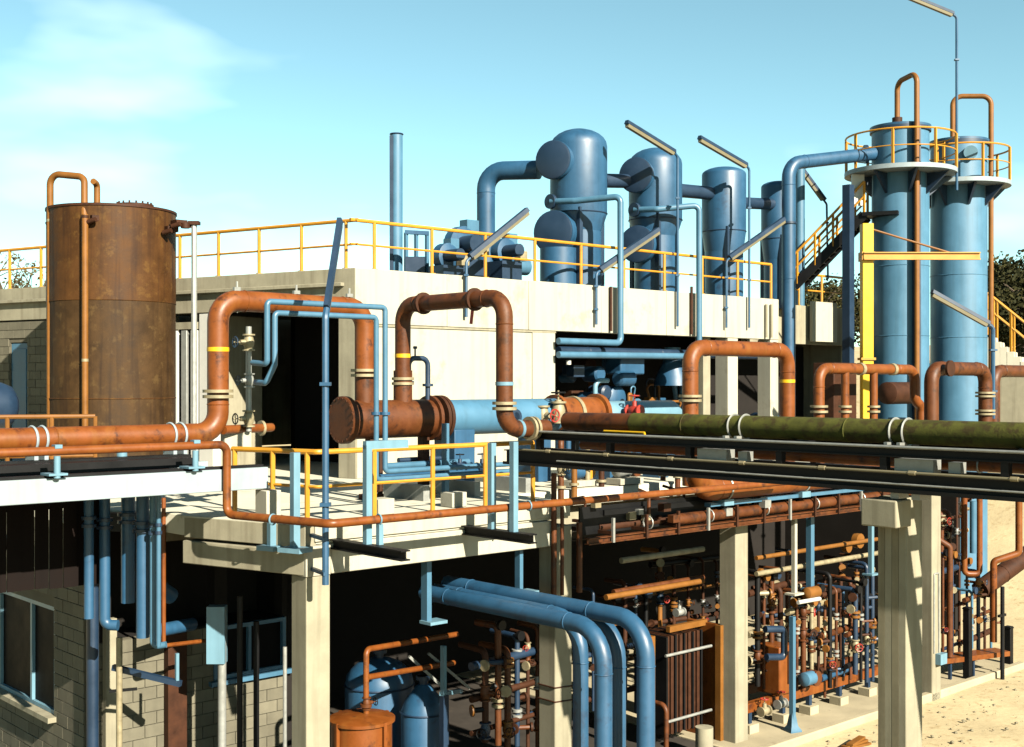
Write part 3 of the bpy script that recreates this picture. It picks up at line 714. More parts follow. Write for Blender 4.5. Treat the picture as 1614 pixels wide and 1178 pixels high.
rr_ = pipe('rusty pipe running inside the black bridge beneath the green one', [U(5.02, -.8, 6.43), U(5.02, -15, 6.43)], .075, 'primer', n=14)
for px in (1545, 1470): obj('clamp', M().ring(onV(px, 5.02, 6.43), LD, .085, .012, 16, 5), 'galv', rr_)
solo('cable', M().tube([U(4.72, -1.6, 6.70), U(4.70, -2.5, 6.70), U(4.62, -2.6, 6.62)], .02, 6), 'byellow', 'short yellow hose lying on the black bridge near its far end', 'hose')

# ------------------------------------------------------------------ big orange loop behind the green pipe
a = onU(1088, .5); b = onU(1241, .5); zt = zat(548, a)
pipe('big orange pipe arch standing behind the mossy green pipe', [at(a, 5.4), at(a, zt), at(b, zt), at(b, 5.4)], .165, 'primer', n=24, fil=.36,
     flanges=[(at(a, zat(628, a)), ZA)], bands=[(at(b, zat(601, b)), ZA)])
a = onU(1098, -.35); b = onU(1330, -.35)
bp_ = pipe('fat rusty pipe with an elbow lying below the black bridge', [at(a, 6.6), at(a, 5.42), at(b + RD * 2, 5.42)], .24, 'primer', n=24, fil=.45)
for px in (1140, 1262): q = onU(px, -.35, 5.42); obj('clamp', M().ring(q, RD, .25, .025, 24, 5), 'galv', bp_); obj('shoe', M().box(at(q, 5.13), .3, .3, .12, RD, LD), 'pale', bp_)
# pipeway along the outer edge, right of the platform
pw = thing('pipeway', 'steel pipeway with rusty pipes along the edge right of the platform', 'pipe rack', U(5.7, 0, 4.6))
for v in (-.35, .35, 1.2): obj('beam', M().ibeam(U(5.6, v, 4.68), U(16.7, v, 4.68), .12 if v < 0 else .17, .12, .02), 'rust' if v < 0 else 'black', pw)
for j, (v, z, r, mt, u1) in enumerate(((-.28, 4.88, .11, 'rust', 16.6), (-.02, 4.86, .08, 'darkrust', 16.6), (.25, 4.9, .12, 'black', 14), (.6, 4.86, .10, 'navy', 16.6), (.95, 4.9, .12, 'primer', 16.6), (1.3, 4.88, .1, 'rust', 16.6))):
    obj('pipe', M().tube([U(5.9 + .3 * j if j != 0 else 8.0, v, z), U(u1, v, z)], r, 12), mt, pw)
obj('cable_tray', M().bar(U(6.3, .1, 5.12), U(16.6, .1, 5.12), .42, .10), 'black', pw)
obj('cable_tray', M().bar(U(9.0, -.32, 5.10), U(16.6, -.32, 5.10), .16, .07), 'sky', pw)
obj('side_plate', M().bar(U(5.7, -.05, 5.0), U(9.5, -.05, 5.0), .03, .5), 'black', pw)
rgp = random.Random(4)
for k in range(26):
    u = rgp.uniform(5.9, 12.5); s_ = rgp.uniform(.06, .16)
    obj('junction_box', M().box(U(u, rgp.uniform(-.42, .5), rgp.uniform(4.9, 5.3)), s_ * 1.3, s_, s_, RD, LD), rgp.choice(('flange', 'galv', 'darkrust', 'black', 'navy', 'rust')), pw)
for k in range(14):
    u = rgp.uniform(6.0, 15.5); v = rgp.uniform(-.3, .6); z = rgp.uniform(4.85, 5.05)
    obj('branch', M().tube([U(u, v, z), U(u, v, z + rgp.uniform(.2, .5)), U(u + rgp.uniform(-.3, .3), v + .5, z + .4)], rgp.uniform(.025, .05), 8, .06), rgp.choice(('rust', 'darkrust', 'darkrust', 'ochre', 'black')), pw)
for k in range(12):
    u = 6.2 + .9 * k
    obj('hanger', M().bar(U(u, -.42, 4.62), U(u, -.42, 5.06), .05, .05), 'galv' if k % 3 == 0 else 'darkrust', pw)
    if k % 2: obj('clamp', M().ring(U(u + .2, -.28, 4.88), RD, .12, .015, 14, 5), 'galv', pw)
    obj('cross_bar', M().bar(U(u, -.4, 4.79), U(u, 1.5, 4.79), .07, .06), 'darkrust', pw)
# clutter on the deck between the platform and the arch
for k, (px, v, h_, mt) in enumerate(((884, 1.2, 1.0, 'rust'), (905, 1.5, .9, 'ochre'), (926, 1.9, .95, 'flange'), (948, 1.7, 1.0, 'darkrust'), (1045, 1.9, 1.1, 'darkrust'), (1068, 1.4, 1.0, 'rust'))):
    p = onU(px, v, 5.1)
    t = pipe(('%s elbow riser, %s from the left in the gap under the black bridge') % (('rusty', 'ochre', 'pale', 'dark rusty', 'dark', 'brown')[k], ('first', 'second', 'third', 'fourth', 'fifth', 'sixth')[k]),
             [p, at(p, 5.4 + h_), at(p + RD * .4 + LD * .4, 5.4 + h_)], .06, mt, n=10, fil=.12)
    flange(t, at(p, 5.5), ZA, .1); 
    if k % 2 == 0: valve(t, at(p, 5.85), ZA, .06, 'flange', -LD, 'red' if k == 2 else 'black')
for k, (px, v) in enumerate(((985, 1.75), (910, 2.0))):
    p = onU(px, v, 5.4); t = thing('pump', ('white pump block on the sunny deck under the bridge', 'small yellow-footed pump beside the column top')[k], 'pump', p)
    obj('base', M().box(at(p, 5.46), .7, .4, .12, RD, LD), 'cream', t); obj('motor', M().lathe(at(p, 5.68) - RD * .3, RD, [(.1, 0), (.14, .03), (.14, .4), (.06, .45), (.06, .6)], 14), 'blue' if k else 'galv', t)
    obj('casing', M().cyl(at(p + RD * .3, 5.68) - LD * .08, at(p + RD * .3, 5.68) + LD * .08, .15), 'yellow' if k else 'rust', t)
# tall rusty pipes by the second column
for k, (px, z1_, r) in enumerate(((873, 5.9, .05), (886, 5.3, .035), (913, 5.0, .055))):
    p = onU(px, -.12 + .1 * (k == 0)); pipe(('left', 'thin middle', 'right')[k] + ' upright rusty pipe beside the column behind the blue bends', [at(p, 3.75), at(p, z1_)], r, 'rust', n=10, group='upright rusty pipes at the column')

# ------------------------------------------------------------------ small orange loops on the right
def legs(t, pts, r, mat='rust', fl=True):
    for p, z0, z1 in pts:
        obj('leg_pipe', M().tube([at(p, z0), at(p, z1)], r, 12), mat, t)
        if fl: flange_pair(t, at(p, zat(645, p)), ZA, r * 1.6, .12)
a = onU(1291, .45); b = onU(1442, .45); za = zat(581, a)
l1 = pipe('orange pipe header with several legs behind the yellow crane foot', [at(a, 5.4), at(a, za), at(b, za), at(b, zat(632, b)), at(b + RD * .3, zat(640, b)), at(b + RD * .32, 5.4)], .125, 'primer', n=16, fil=.3)
legs(l1, [(onU(1332, .45), 5.4, za), (onU(1377, .45), 5.4, za)], .095, 'primer'); flange_pair(l1, at(a, zat(645, a)), ZA, .2, .12)
for px in (1356, 1406): p = onU(px, .45); obj('band', M().cyl(at(p, za) - RD * .06, at(p, za) + RD * .06, .15), 'flange', l1)
a = onU(1468, -.2); b = onU(1553, -.2); za = zat(581, a)
l2 = pipe('brown pipe bend with two pale flanges in front of the right tower', [at(a, 5.6), at(a, za), at(b, za), at(b, 5.4)], .175, 'rust', n=18, fil=.36, flanges=[(at(b, zat(622, b)), ZA), (at(b, zat(650, b)), ZA)])
obj('blind_cap', M().cyl(at(a, za) + RD * .3 - LD * .3, at(a, za) - LD * .36 + RD * .3, .2), 'darkrust', l2)
a = onU(1566, .6)
pipe('brown pipe run leaving at the right edge behind the lamp pole', [at(a, 5.8), at(a, zat(585, a)), at(a + RD * 9, zat(585, a))], .17, 'rust', n=16, fil=.35)
mt_ = thing('control_cabinet', 'rusty brown square box behind the orange header legs', 'cabinet', W(1310, 660, 30))
obj('box', M().box(W(1316, 620, 30.5), 1.0, .6, 1.5, RD, LD), 'darkrust', mt_, bevel=.02); obj('plinth', M().box(at(W(1316, 620, 30.5), 5.75), 1.1, .7, .75, RD, LD), 'darkrust', mt_)
dm = thing('drum', 'small dark rusty drum lying in front of the left tower foot', 'drum', W(1420, 660, 33))
c = W(1398, 620, 33); obj('shell', M().lathe(c, RD, [(.1, -.1), (.3, 0), (.3, 1.1), (.1, 1.2)], 20), 'darkrust', dm); obj('stand', M().box(at(c + RD * .5, 5.95), .4, .3, 1.2, RD, LD), 'blue', dm)

# ------------------------------------------------------------------ the two towers
def tower(label, px, Y, d, ztop, zpl, rp_, label2, pxp, npost, up):
    C = at(W(px, 603, Y), 0); r = d / 2
    t = thing('process_tower', label, 'tower', at(C, 0))
    obj('shell', M().lathe(at(C, 0), ZA, [(r, 0), (r, zpl - .3), (r, ztop - .12)], 40), 'tower', t)
    obj('head_flange', M().cyl(at(C, ztop - .12), at(C, ztop), r + .06, n=40), 'navy', t)
    obj('top_cover', M().lathe(at(C, ztop), ZA, [(r + .06, 0), (r + .06, .07), (r * .6, .12), (.1, .15)], 40), 'blue', t)
    for z in (zpl - 3.1, 9.0): obj('weld_band', M().ring(at(C, z), ZA, r + .004, .012, 40, 5), 'tower', t)
    # ladder strip / cable duct up the front
    sd = V((.25, -1, 0)).normalized(); q = at(C + sd * (r + .05), 0)
    if npost == 8: obj('riser_duct', M().box(at(q, (5.4 + ztop) / 2), .26, .08, ztop - 5.5, V((-sd.y, sd.x, 0)), sd), 'navy', t)
    p = thing('tower_platform', label2, 'platform', at(C, zpl))
    m = M(); n = 40; ri = r + .03
    vs = []
    for z, q in ((zpl - .14, rp_), (zpl, rp_), (zpl, ri), (zpl - .14, ri)):
        for i in range(n):
            w = 2 * math.pi * i / n; vs.append(C + V((math.cos(w) * q, math.sin(w) * q, z)))
    fs = []
    for k in range(4):
        for i in range(n): fs.append((k * n + i, k * n + (i + 1) % n, ((k + 1) % 4) * n + (i + 1) % n, ((k + 1) % 4) * n + i))
    m.add(vs, fs); obj('deck', m, 'beam', p)
    for i in range(8):
        w = 2 * math.pi * i / 8; dv = V((math.cos(w), math.sin(w), 0))
        m = M(); a_ = at(C + dv * ri, zpl - .16); b_ = at(C + dv * (rp_ - .1), zpl - .16); c_ = at(C + dv * ri, zpl - .8)
        nn = V((-dv.y, dv.x, 0)) * .04
        m.add([a_ - nn, b_ - nn, c_ - nn, a_ + nn, b_ + nn, c_ + nn], [(0, 1, 2), (5, 4, 3), (0, 3, 4, 1), (1, 4, 5, 2), (2, 5, 3, 0)])
        obj('gusset', m, 'navy', p)
    for k in (1.1, .56):
        obj('top_rail' if k > 1 else 'mid_rail', M().ring(at(C, zpl + k), ZA, rp_ - .04, .03 if k > 1 else .02, 40, 6), 'yellow', p)
    f = None
    for i in range(npost):
        w = 2 * math.pi * i / npost + .35; q = at(C + V((math.cos(w), math.sin(w), 0)) * (rp_ - .04), zpl)
        if f is None: f = obj('post', M().bar(q, q + ZA * 1.1, .07, .07), 'yellow', p); f0 = q
        else: copyat(f, q - f0)
    return C, r
T1, r1 = tower('left blue tower with a railed round platform near its top', 1419, 40.0, 1.80, 15.72, 14.35, 1.76, 'round railed platform around the left tower', 0, 8, 0)
T2, r2 = tower('right blue tower, a little lower, with a railed round platform', 1511, 41.5, 1.82, 15.55, 14.18, 1.66, 'round railed platform around the right tower', 0, 7, 0)
# orange overhead pipes
sd = V((.30, -1, 0)).normalized()
q = at(T1 + sd * (r1 + .25), 0); xx = W(1445, 603, q.y)
o1 = pipe('ochre overflow pipe hooked over the left tower and running down its front', [at(T1 + V((-.1, 0, 0)), 15.8), at(T1 + V((-.1, 0, 0)), 17.25), at(xx, zat(112, xx) - .05), at(xx, 5.6)], .085, 'ochre', n=12, fil=.3)
flange(o1, at(T1 + V((-.1, 0, 0)), 16.0), ZA, .16, .2, 'darkrust')
a = T2 + V((-.2, 0, 0)); b = W(1562, 603, 41.2)
o2 = pipe('ochre overflow pipe squared over the right tower and down its right side', [at(a, 15.6), at(a, zat(152, a)), at(b, zat(152, b)), at(b, 5.6)], .085, 'ochre', n=12, fil=.3)
obj('stay', M().bar(at(b, zat(452, b)), at(T2 + V((.6, 0, 0)), zat(452, b)), .05, .05), 'galv', o2)
# blue overhead duct from the left tower
a = T1 + V((-r1 + .1, -.1, 0)); b = W(1243, 603, 38.0)
bd = pipe('big dark blue pipe swinging from the left tower down in front of the wing', [at(a, zat(242, a)), at(b, zat(258, b)), at(b, 5.5)], .21, 'blue', n=22, fil=.55)
flange(bd, at(a, zat(242, a)) + V((-.35, 0, -.03)), V((1, 0, .05)), .30, .1, 'navy'); flange(bd, at(b, zat(352, b)), ZA, .25, .06, 'navy')
# vents, boxes on tower two
vb = obj('manway', M().cyl(W(1530, 240, 40.7), W(1530, 240, 40.4), .22, n=18), 'pale', D.objects['process_tower.001'])

# crane
Yc = 35.8; c = W(1366, 603, Yc)
cr = thing('jib_crane', 'yellow jib crane with a long arm in front of the towers', 'crane', at(c, 5.38))
ztc = zat(353, c)
obj('post', M().box(at(c, (5.38 + ztc) / 2), .32, .32, ztc - 5.38), 'byellow', cr, bevel=.02)
obj('collar', M().box(at(c, zat(405, c)), .38, .40, .26), 'yellow', cr)
zb = zat(405, c); e = at(W(1540, 405, Yc), zb)
obj('jib', M().ibeam(at(c, zb) + V((-.15, -.22, 0)), e + V((0, -.22, 0)), .22, .14, .03), 'yellow', cr)
obj('tie_rod', M().cyl(at(c, zat(362, c)) + V((.1, -.1, 0)), at(W(1493, 400, Yc), zat(400, c)) + V((0, -.22, 0)), .03, n=8), 'ochre', cr)
obj('base_plate', M().box(at(c, zat(566, c)), .42, .42, .07), 'yellow', cr)

# stair up to the left tower platform
st = thing('steel_stair', 'dark steel stair with rusty handrails climbing to the left tower', 'stair', W(1262, 440, 40.3))
s0, s1 = W(1252, 452, 40.3), W(1362, 338, 39.4)
dn = V((s1.x - s0.x, s1.y - s0.y, 0)).normalized(); sw = V((-dn.y, dn.x, 0)); W_ = .8
for k in (0, W_):
    obj('stringer', M().bar(s0 + sw * k, s1 + sw * k, .05, .30), 'black', st)
    obj('handrail', M().tube([s0 + sw * k + ZA * 1.05, s1 + sw * k + ZA * 1.05], .042, 8), 'yellow', st)
    obj('mid_rail', M().tube([s0 + sw * k + ZA * .58, s1 + sw * k + ZA * .58], .03, 8), 'yellow', st)
    for q in (.04, .3, .56, .82, 1): p = s0.lerp(s1, q) + sw * k; obj('baluster', M().bar(p, p + ZA * 1.05, .06, .06), 'yellow', st)
for i in range(13):
    p = s0.lerp(s1, (i + .5) / 13) + sw * W_ / 2; obj('tread', M().box(p, .24, W_ - .06, .04, dn, sw), 'black', st)
obj('landing', M().box(s1 + dn * .5 + sw * .4, 1.1, 1.0, .12, dn, sw), 'black', st)
p = W(1337, 290, 39.2); obj('support_post', M().bar(at(p, 5.4), at(p, zat(292, p)), .27, .27), 'navy', st)
p = W(1352, 300, 39.6); obj('gate_panel', M().box(p, .4, .08, 1.0), 'white', st)
# far right: pale concrete steps with yellow rails
fs_ = thing('concrete_stair', 'pale concrete steps with yellow handrails at the right edge', 'stair', W(1590, 580, 44))
a, b = W(1556, 528, 44), W(1640, 590, 43.2); dn = V((b.x - a.x, b.y - a.y, 0)).normalized(); sw = V((-dn.y, dn.x, 0))
ns = 8
for i in range(ns):
    p = a.lerp(b, (i + .5) / ns); obj('step', M().box(at(p + sw * .6, p.z - .6), (b - a).length / ns * .96, 1.3, 1.2, dn, sw), 'step', fs_, bevel=.01)
for k in (0, 1.15):
    obj('handrail', M().tube([a + sw * k + ZA * 1.5, b + sw * k + ZA * 1.35], .035, 8), 'yellow', fs_)
    obj('mid_rail', M().tube([a + sw * k + ZA * .95, b + sw * k + ZA * .8], .028, 8), 'yellow', fs_)
    for q in (.0, .12, .45, .75, 1): p = a.lerp(b, q) + sw * k; obj('post', M().bar(p, p + ZA * (1.5 - .15 * q), .07, .07), 'yellow', fs_)
obj('retaining_block', M().box(W(1620, 590, 43.0) + ZA * -1.0, 3.5, .3, 2.2, dn, sw), 'conc', fs_)

# ------------------------------------------------------------------ vessels on the roof
def vessel(label, px, Y, w, ytop, dome, extra, ymid, ycone, wl):
    C = W(px, 603, Y); r = w / F * Y / 2; zt = zat(ytop, C); rl = wl / F * Y / 2
    zm = zat(ymid, C); zc = zat(ycone, C)
    t = thing('evaporator_vessel', label, 'vessel', at(C, 9.86), 'blue vessels on the roof')
    pr = [(r, zm - zc)]
    if dome:
        hd = r * (.62 if dome is True else dome); zs_ = zt - hd
        pr = [(rl, 0), (r, (zm - zc)), (r, zs_ - zc)] + [(r * math.cos(q), zs_ - zc + hd * math.sin(q)) for q in (.25, .5, .75, 1.0, 1.25, 1.5)]
    else: pr = [(rl, 0), (r, zm - zc), (r, zt - .06 - zc), (r * .93, zt - zc)]
    obj('shell', M().lathe(at(C, zc), ZA, pr, 40), 'blue', t)
    obj('lower_body', M().lathe(at(C, 9.86), ZA, [(rl * 1.12, 0), (rl * 1.12, .1), (rl, .12), (rl, zc - 9.86)], 32), 'blue', t)
    obj('seam_ring', M().ring(at(C, zm), ZA, r, .018, 40, 5), 'navy', t)
    for i in range(3):
        w_ = i * 2.1 + .5; dv = V((math.cos(w_), math.sin(w_), 0)); obj('support_leg', M().bar(at(C + dv * r * .95, 9.86), at(C + dv * r * .95, zm + .1), .12, .12), 'navy', t)
    return t, C, r
def side_drum(t, C, px, py, R, ln, name='manhole'):
    c = W(px, py, C.y - .75); dv = V((C.x - c.x, C.y - c.y, 0)).normalized()
    dv = (RD * .88 + LD * .3).normalized()
    obj(name, M().lathe(c, dv, [(R + .03, 0), (R + .03, .07), (R, .08), (R, ln)], 30), 'blue', t)
    obj(name + '_cover', M().lathe(c - dv * .06, dv, [(R * .96, 0), (R + .02, .02), (R + .02, .055)], 30), 'navy', t)
v1, C1, rr1 = vessel('large domed blue vessel, nearest and leftmost of the roof row', 912, 34.0, 90, 204, True, 0, 338, 366, 72)
side_drum(v1, C1, 872, 252, .50, 1.0); side_drum(v1, C1, 872, 366, .56, .9, 'lower_manhole')
c = W(880, 440, 33.4); obj('pump_column', M().cyl(at(c, 9.86), at(c, zat(392, c)), .5, n=24), 'blue', v1)
v2, C2, rr2 = vessel('second domed blue vessel with a lamp arm crossing its top', 1033, 35.6, 84, 234, True, 0, 348, 374, 67)
side_drum(v2, C2, 1002, 276, .48, 1.0); side_drum(v2, C2, 1004, 385, .5, .8, 'lower_manhole')
v3, C3, rr3 = vessel('blue vessel with a low rounded top, third in the roof row', 1141, 37.6, 69, 264, .34, 0, 366, 398, 60)
v4, C4, rr4 = vessel('farthest blue vessel of the roof row, beside the tall blue pipe', 1227, 39.6, 54, 286, .34, 0, 378, 410, 46)
v5 = thing('vent_column', 'slim pale blue column just behind the tall dark blue pipe', 'vessel', at(W(1262, 603, 40.3), 9.86))
c = W(1261, 603, 40.6); obj('shell', M().cyl(at(c, 9.86), at(c, zat(266, c)), .16, n=16), 'sky', v5)
def link(label, pts, r, mat='blue', fil=None): return pipe(label, pts, r, mat, n=20, fil=fil)
c = W(766, 603, 34.6); e = W(850, 268, 34.0)
link('thick blue duct bending from the roof up to the first vessel', [at(c, 9.86), at(c, zat(270, c)), e], .26, 'blue', .5)
link('short dark blue duct joining the first and second vessels', [W(950, 285, 34.4), W(1000, 286, 35.2)], .2, 'navy')
link('short dark blue duct joining the second and third vessels', [W(1065, 300, 35.8), W(1120, 305, 37.2)], .2, 'navy')
link('short dark blue duct joining the third and fourth vessels', [W(1165, 320, 37.8), W(1215, 322, 39.2)], .18, 'navy')
# pipes draped from the vessels over the parapet
f1 = onB(978, -.22)
d1 = pipe('blue pipe ringing the first vessel and dropping over the parapet', [W(868, 318, 33.3), W(905, 317, 32.9), at(f1, zat(310, f1)), at(f1, zat(541, f1)), at(onB(880, -.22), zat(541, f1))], .085, 'sky', n=12, fil=.16)
flange(d1, W(868, 318, 33.3), RD, .2, .1, 'navy')
f2 = onB(1102, -.22)
d2 = pipe('blue pipe ringing the second vessel and dropping over the parapet', [W(1000, 331, 34.9), W(1035, 330, 34.5), at(f2, zat(324, f2)), at(f2, zat(562, f2)), at(onB(880, -.22), zat(564, f2))], .085, 'sky', n=12, fil=.16)
flange(d2, W(1000, 331, 34.9), RD, .2, .1, 'navy')
# thin down pipes on the band
for k, px in enumerate((963, 1090, 1208, 1216)):
    p = onB(px, -.06); q = zat(452 if px < 1200 else 480, p)
    pipe(('first', 'second', 'third', 'fourth')[k] + ' thin dark downpipe from the left on the bright parapet band', [at(p, 8.85), at(p, q)], .04, 'darkrust' if k < 2 else 'conc', n=8)
# tall stack
c = W(625, 603, 33.0)
sk = thing('flue_stack', 'tall slim pale blue stack rising from the roof', 'stack', at(c, 9.86))
obj('shell', M().cyl(at(c, 9.86), at(c, zat(212, c)), .165, n=24), 'tower', sk)
obj('rim', M().ring(at(c, zat(212, c)), ZA, .17, .02, 24, 5), 'navy', sk)
obj('ladder_strip', M().box(at(c + V((-.12, -.16, 0)), (9.9 + zat(216, c)) / 2), .10, .05, zat(216, c) - 9.9), 'navy', sk)
# roof machinery
fr = thing('pipe_goalpost', 'blue square pipe goalpost on the roof beside the slim stack', 'pipe support', W(656, 430, 32))
for px in (640, 656, 673): p = W(px, 603, 32); obj('post', M().bar(at(p, 9.86), at(p, zat(367, p)), .08, .08), 'sky', fr)
obj('crosspiece', M().bar(W(638, 366, 32), W(676, 368, 32), .12, .1), 'blue', fr); obj('base_box', M().box(W(655, 418, 32), .5, .4, .4), 'navy', fr)
def blower(label, px, py, Y, R):
    p = W(px, py, Y); t = thing('blower', label, 'blower', at(p, 9.86))
    obj('casing', M().lathe(p - LD * .2, LD, [(R * .4, 0), (R, .06), (R, .34), (R * .4, .4)], 24), 'blue', t)
    obj('outlet', M().box(p + ZA * R * .8 + RD * R * .5, R * .8, .3, R * 1.1, RD, LD), 'sky', t)
    obj('motor', M().cyl(p + LD * -.2 - RD * .1, p - LD * .7 - RD * .1, R * .45), 'navy', t)
    obj('frame', M().box(at(p, (9.86 + p.z - R * .7) / 2), R * 1.9, .6, max(.15, p.z - R * .7 - 9.86), RD, LD), 'navy', t)
    obj('guard', M().box(p + RD * R * .9 - LD * .3 - ZA * .1, .25, .2, .25, RD, LD), 'flange', t)
blower('dark blue blower on the roof left of the bent duct', 728, 388, 31.6, .5)
blower('small blue blower on the roof right of the bent duct', 795, 398, 31.9, .36)
blower('dark blue pump low on the roof beside the yellow rail post', 703, 405, 31.0, .34)
tb = thing('tank_skid', 'low pale blue tank skid on the roof behind the railing', 'tank', W(815, 425, 32)); p = W(812, 420, 32.3)
obj('tank', M().lathe(p - RD * .5, RD, [(.1, -.06), (.22, 0), (.22, .9), (.1, .96)], 18), 'sky', tb); obj('skid', M().box(at(p, 9.98), 1.2, .5, .24, RD, LD), 'navy', tb)

# ------------------------------------------------------------------ lamp poles
def lamp(label, base, top, end, r=.035, mat='blue', wide=.16, tubeside=-1, group='lamp poles with long fluorescent fixtures'):
    t = thing('lamp_pole', label, 'lamp', base, group)
    base, top, end = V(base), V(top), V(end); d = (end - top); l = d.length; d.normalize()
    obj('pole', M().tube([base, top, top + d * .35], r, 8, .14), mat, t)
    m = M(); sd_ = d.cross(ZA).normalized(); up = sd_.cross(d)
    h_ = M().add([top + d * .15 + sd_ * a + up * b for a, b in ((-wide/2, 0), (wide/2, 0), (wide/3, .10), (-wide/3, .10))] + [end + sd_ * a + up * b for a, b in ((-wide/2, 0), (wide/2, 0), (wide/3, .10), (-wide/3, .10))],
                 [(3, 2, 1, 0), (4, 5, 6, 7), (0, 1, 5, 4), (1, 2, 6, 5), (2, 3, 7, 6), (3, 0, 4, 7)])
    hs = obj('housing', h_, 'navy', t)
    obj('cover', M().add([top + d * .2 + sd_ * a + up * b for a, b in ((-wide*.45, -.002), (wide*.45, -.002), (wide*.34, -.085), (-wide*.34, -.085))] + [end - d * .04 + sd_ * a + up * b for a, b in ((-wide*.45, -.002), (wide*.45, -.002), (wide*.34, -.085), (-wide*.34, -.085))],
                 [(0, 1, 2, 3), (7, 6, 5, 4), (4, 5, 1, 0), (5, 6, 2, 1), (6, 7, 3, 2), (7, 4, 0, 3)]), 'tube', hs)
    for k in (.3, .75): 
        p = base.lerp(top, k); obj('clip', M().box(p, r * 3, r * 3, .05), mat, t)
    return t
for k, (px, y0, y1, ex_, ey) in enumerate(((735, 500, 412, 832, 333), (940, 512, 431, 1038, 364), (1145, 517, 411, 1236, 347))):
    p = onB(px, -.1); q = onB(ex_, -.1)
    lamp(('left', 'middle', 'right')[k] + ' lamp pole on the bright parapet with its fixture slanting up rightward', at(p, zat(y0, p)), at(p, zat(y1, p)), at(q, zat(ey, q)))
for k, (px, y0, y1, ex_, ey) in enumerate(((1068, 515, 245, 987, 195), (1181, 517, 265, 1102, 219))):
    p = onB(px, -.1); q = onB(ex_, -.1)
    lamp(('tall lamp pole crossing the second vessel, fixture slanting up leftward', 'tall lamp pole right of the third vessel, fixture slanting up leftward')[k], at(p, zat(y0, p)), at(p, zat(y1, p)), at(q, zat(ey, q)))
lamp('lamp behind the stair with a pale fixture slanting up leftward', W(1305, 440, 41.5), W(1303, 322, 41.5), W(1262, 266, 41.2))
lamp('very tall lamp mast by the right tower, its fixture leaving the top of the photo', W(1508, 300, 39.4), W(1508, 26, 39.4), W(1425, -8, 38.8), r=.045)
lamp('lamp on a bent pole in front of the right tower foot', W(1565, 660, 33), W(1565, 516, 33), W(1468, 462, 32.6), r=.06)
lamp('tall blue lamp pole in front of the platform corner, fixture tipped away', W(513, 922, 17.9), W(513, 500, 17.9), W(536, 350, 19.0), r=.05, mat='blue', wide=.10)

lpz = [o for o in D.objects if o.name.startswith('lamp_pole')][-1]
for z_ in (4.72, 5.22): obj('clamp', M().bar(W(513, 900, 17.85).xy.to_3d() + ZA * z_, U(.1, .02, z_), .06, .05), 'blue', lpz)
# ------------------------------------------------------------------ machinery in the right open bay
def bayobj(label, px, py, name, cat): return thing(name, label, cat, at(onB(px, 1.5), 5.4))
g1 = bayobj('blue compressor with cylinders in the open bay, left part', 940, 640, 'compressor', 'compressor')
for px, py, R, ln in ((985, 578, .28, .8), (935, 590, .22, .6), (955, 628, .34, 1.0), (905, 640, .25, .5)):
    c = onB(px, 1.5); c = at(c, zat(py, c)); obj('cylinder', M().lathe(c - LD * ln / 2, LD, [(R * .8, 0), (R, .05), (R, ln - .05), (R * .8, ln)], 20), 'blue', g1)
p = onB(945, 1.8); obj('frame', M().box(at(p, 5.9), 2.4, 1.2, 1.0, RD, LD), 'blue', g1, bevel=.03)
p = onB(985, 1.2); obj('casing', M().box(at(p, zat(575, p)), 1.0, .6, .55, RD, LD), 'blue', g1, bevel=.04)
p = onB(930, .9); obj('pipe', M().tube([at(onB(938, .9), 5.4), at(onB(938, .9), zat(600, p)), at(onB(958, .9), zat(600, p))], .07, 10), 'pale', g1)
rgb = random.Random(9)
for k in range(26):
    px = rgb.uniform(886, 1075); py = rgb.uniform(568, 645); vv = rgb.uniform(.5, 3.2); c = onB(px, vv); c = at(c, zat(py, c)); s_ = rgb.uniform(.06, .24); mt = rgb.choice(('blue', 'sky', 'navy', 'blue', 'darkrust', 'ochre', 'navy'))
    if k % 3 == 0: obj('cylinder', M().lathe(c, rgb.choice((LD, RD, ZA)), [(s_ * .7, -.05), (s_, 0), (s_, s_ * 2.5), (s_ * .6, s_ * 2.8)], 14), mt, g1)
    elif k % 3 == 1: obj('pipe', M().tube([at(c, 5.45), at(c, max(5.7, c.z)), at(c, max(5.7, c.z)) + RD * rgb.uniform(-.7, .7), at(c, 6.0) + RD * rgb.uniform(.2, .6) + LD * .4], s_ * .35, 10, .12), mt, g1)
    else: obj('bracket_box', M().box(c, s_ * 2, s_ * 1.4, s_ * 1.6, RD, LD), mt, g1, bevel=.015)
g2 = bayobj('blue gearbox block in the open bay beside the orange arch', 1050, 640, 'gearbox', 'machine')
p = onB(1050, 1.4); obj('body', M().box(at(p, 5.95), 1.7, 1.2, 1.1, RD, LD), 'blue', g2, bevel=.05)
p = onB(1060, 1.4); obj('cover', M().lathe(at(p, zat(608, p)), ZA, [(.55, 0), (.5, .25), (.25, .8), (.2, 1.1)], 20), 'blue', g2)
obj('duct', M().cyl(at(p, zat(600, p)), at(p, zat(548, p)), .24), 'sky', g2)
p = onB(1002, 1.1); g3 = bayobj('small blue gauge head on a stem in the open bay', 1002, 640, 'gauge', 'gauge')
obj('stem', M().cyl(at(p, 5.4), at(p, 6.7), .04), 'navy', g3); obj('dial', M().cyl(at(p, 6.85) - LD * .08, at(p, 6.85) + LD * .06, .2), 'sky', g3)
p = onB(896, .5); solo('bay_lamp', M().cyl(at(p, zat(575, p)), at(p, zat(568, p)), .07, n=12), 'white', 'small white round lamp at the left side of the open bay', 'lamp')
pipe('long blue pipe crossing the open bay behind the draped pipes', [at(onB(880, .6), zat(556, onB(990, .6))), at(onB(1225, .6), zat(556, onB(990, .6)))], .12, 'navy', n=12)
g4 = bayobj('dark motor set between the bay columns and the arch', 1200, 640, 'motor', 'motor')
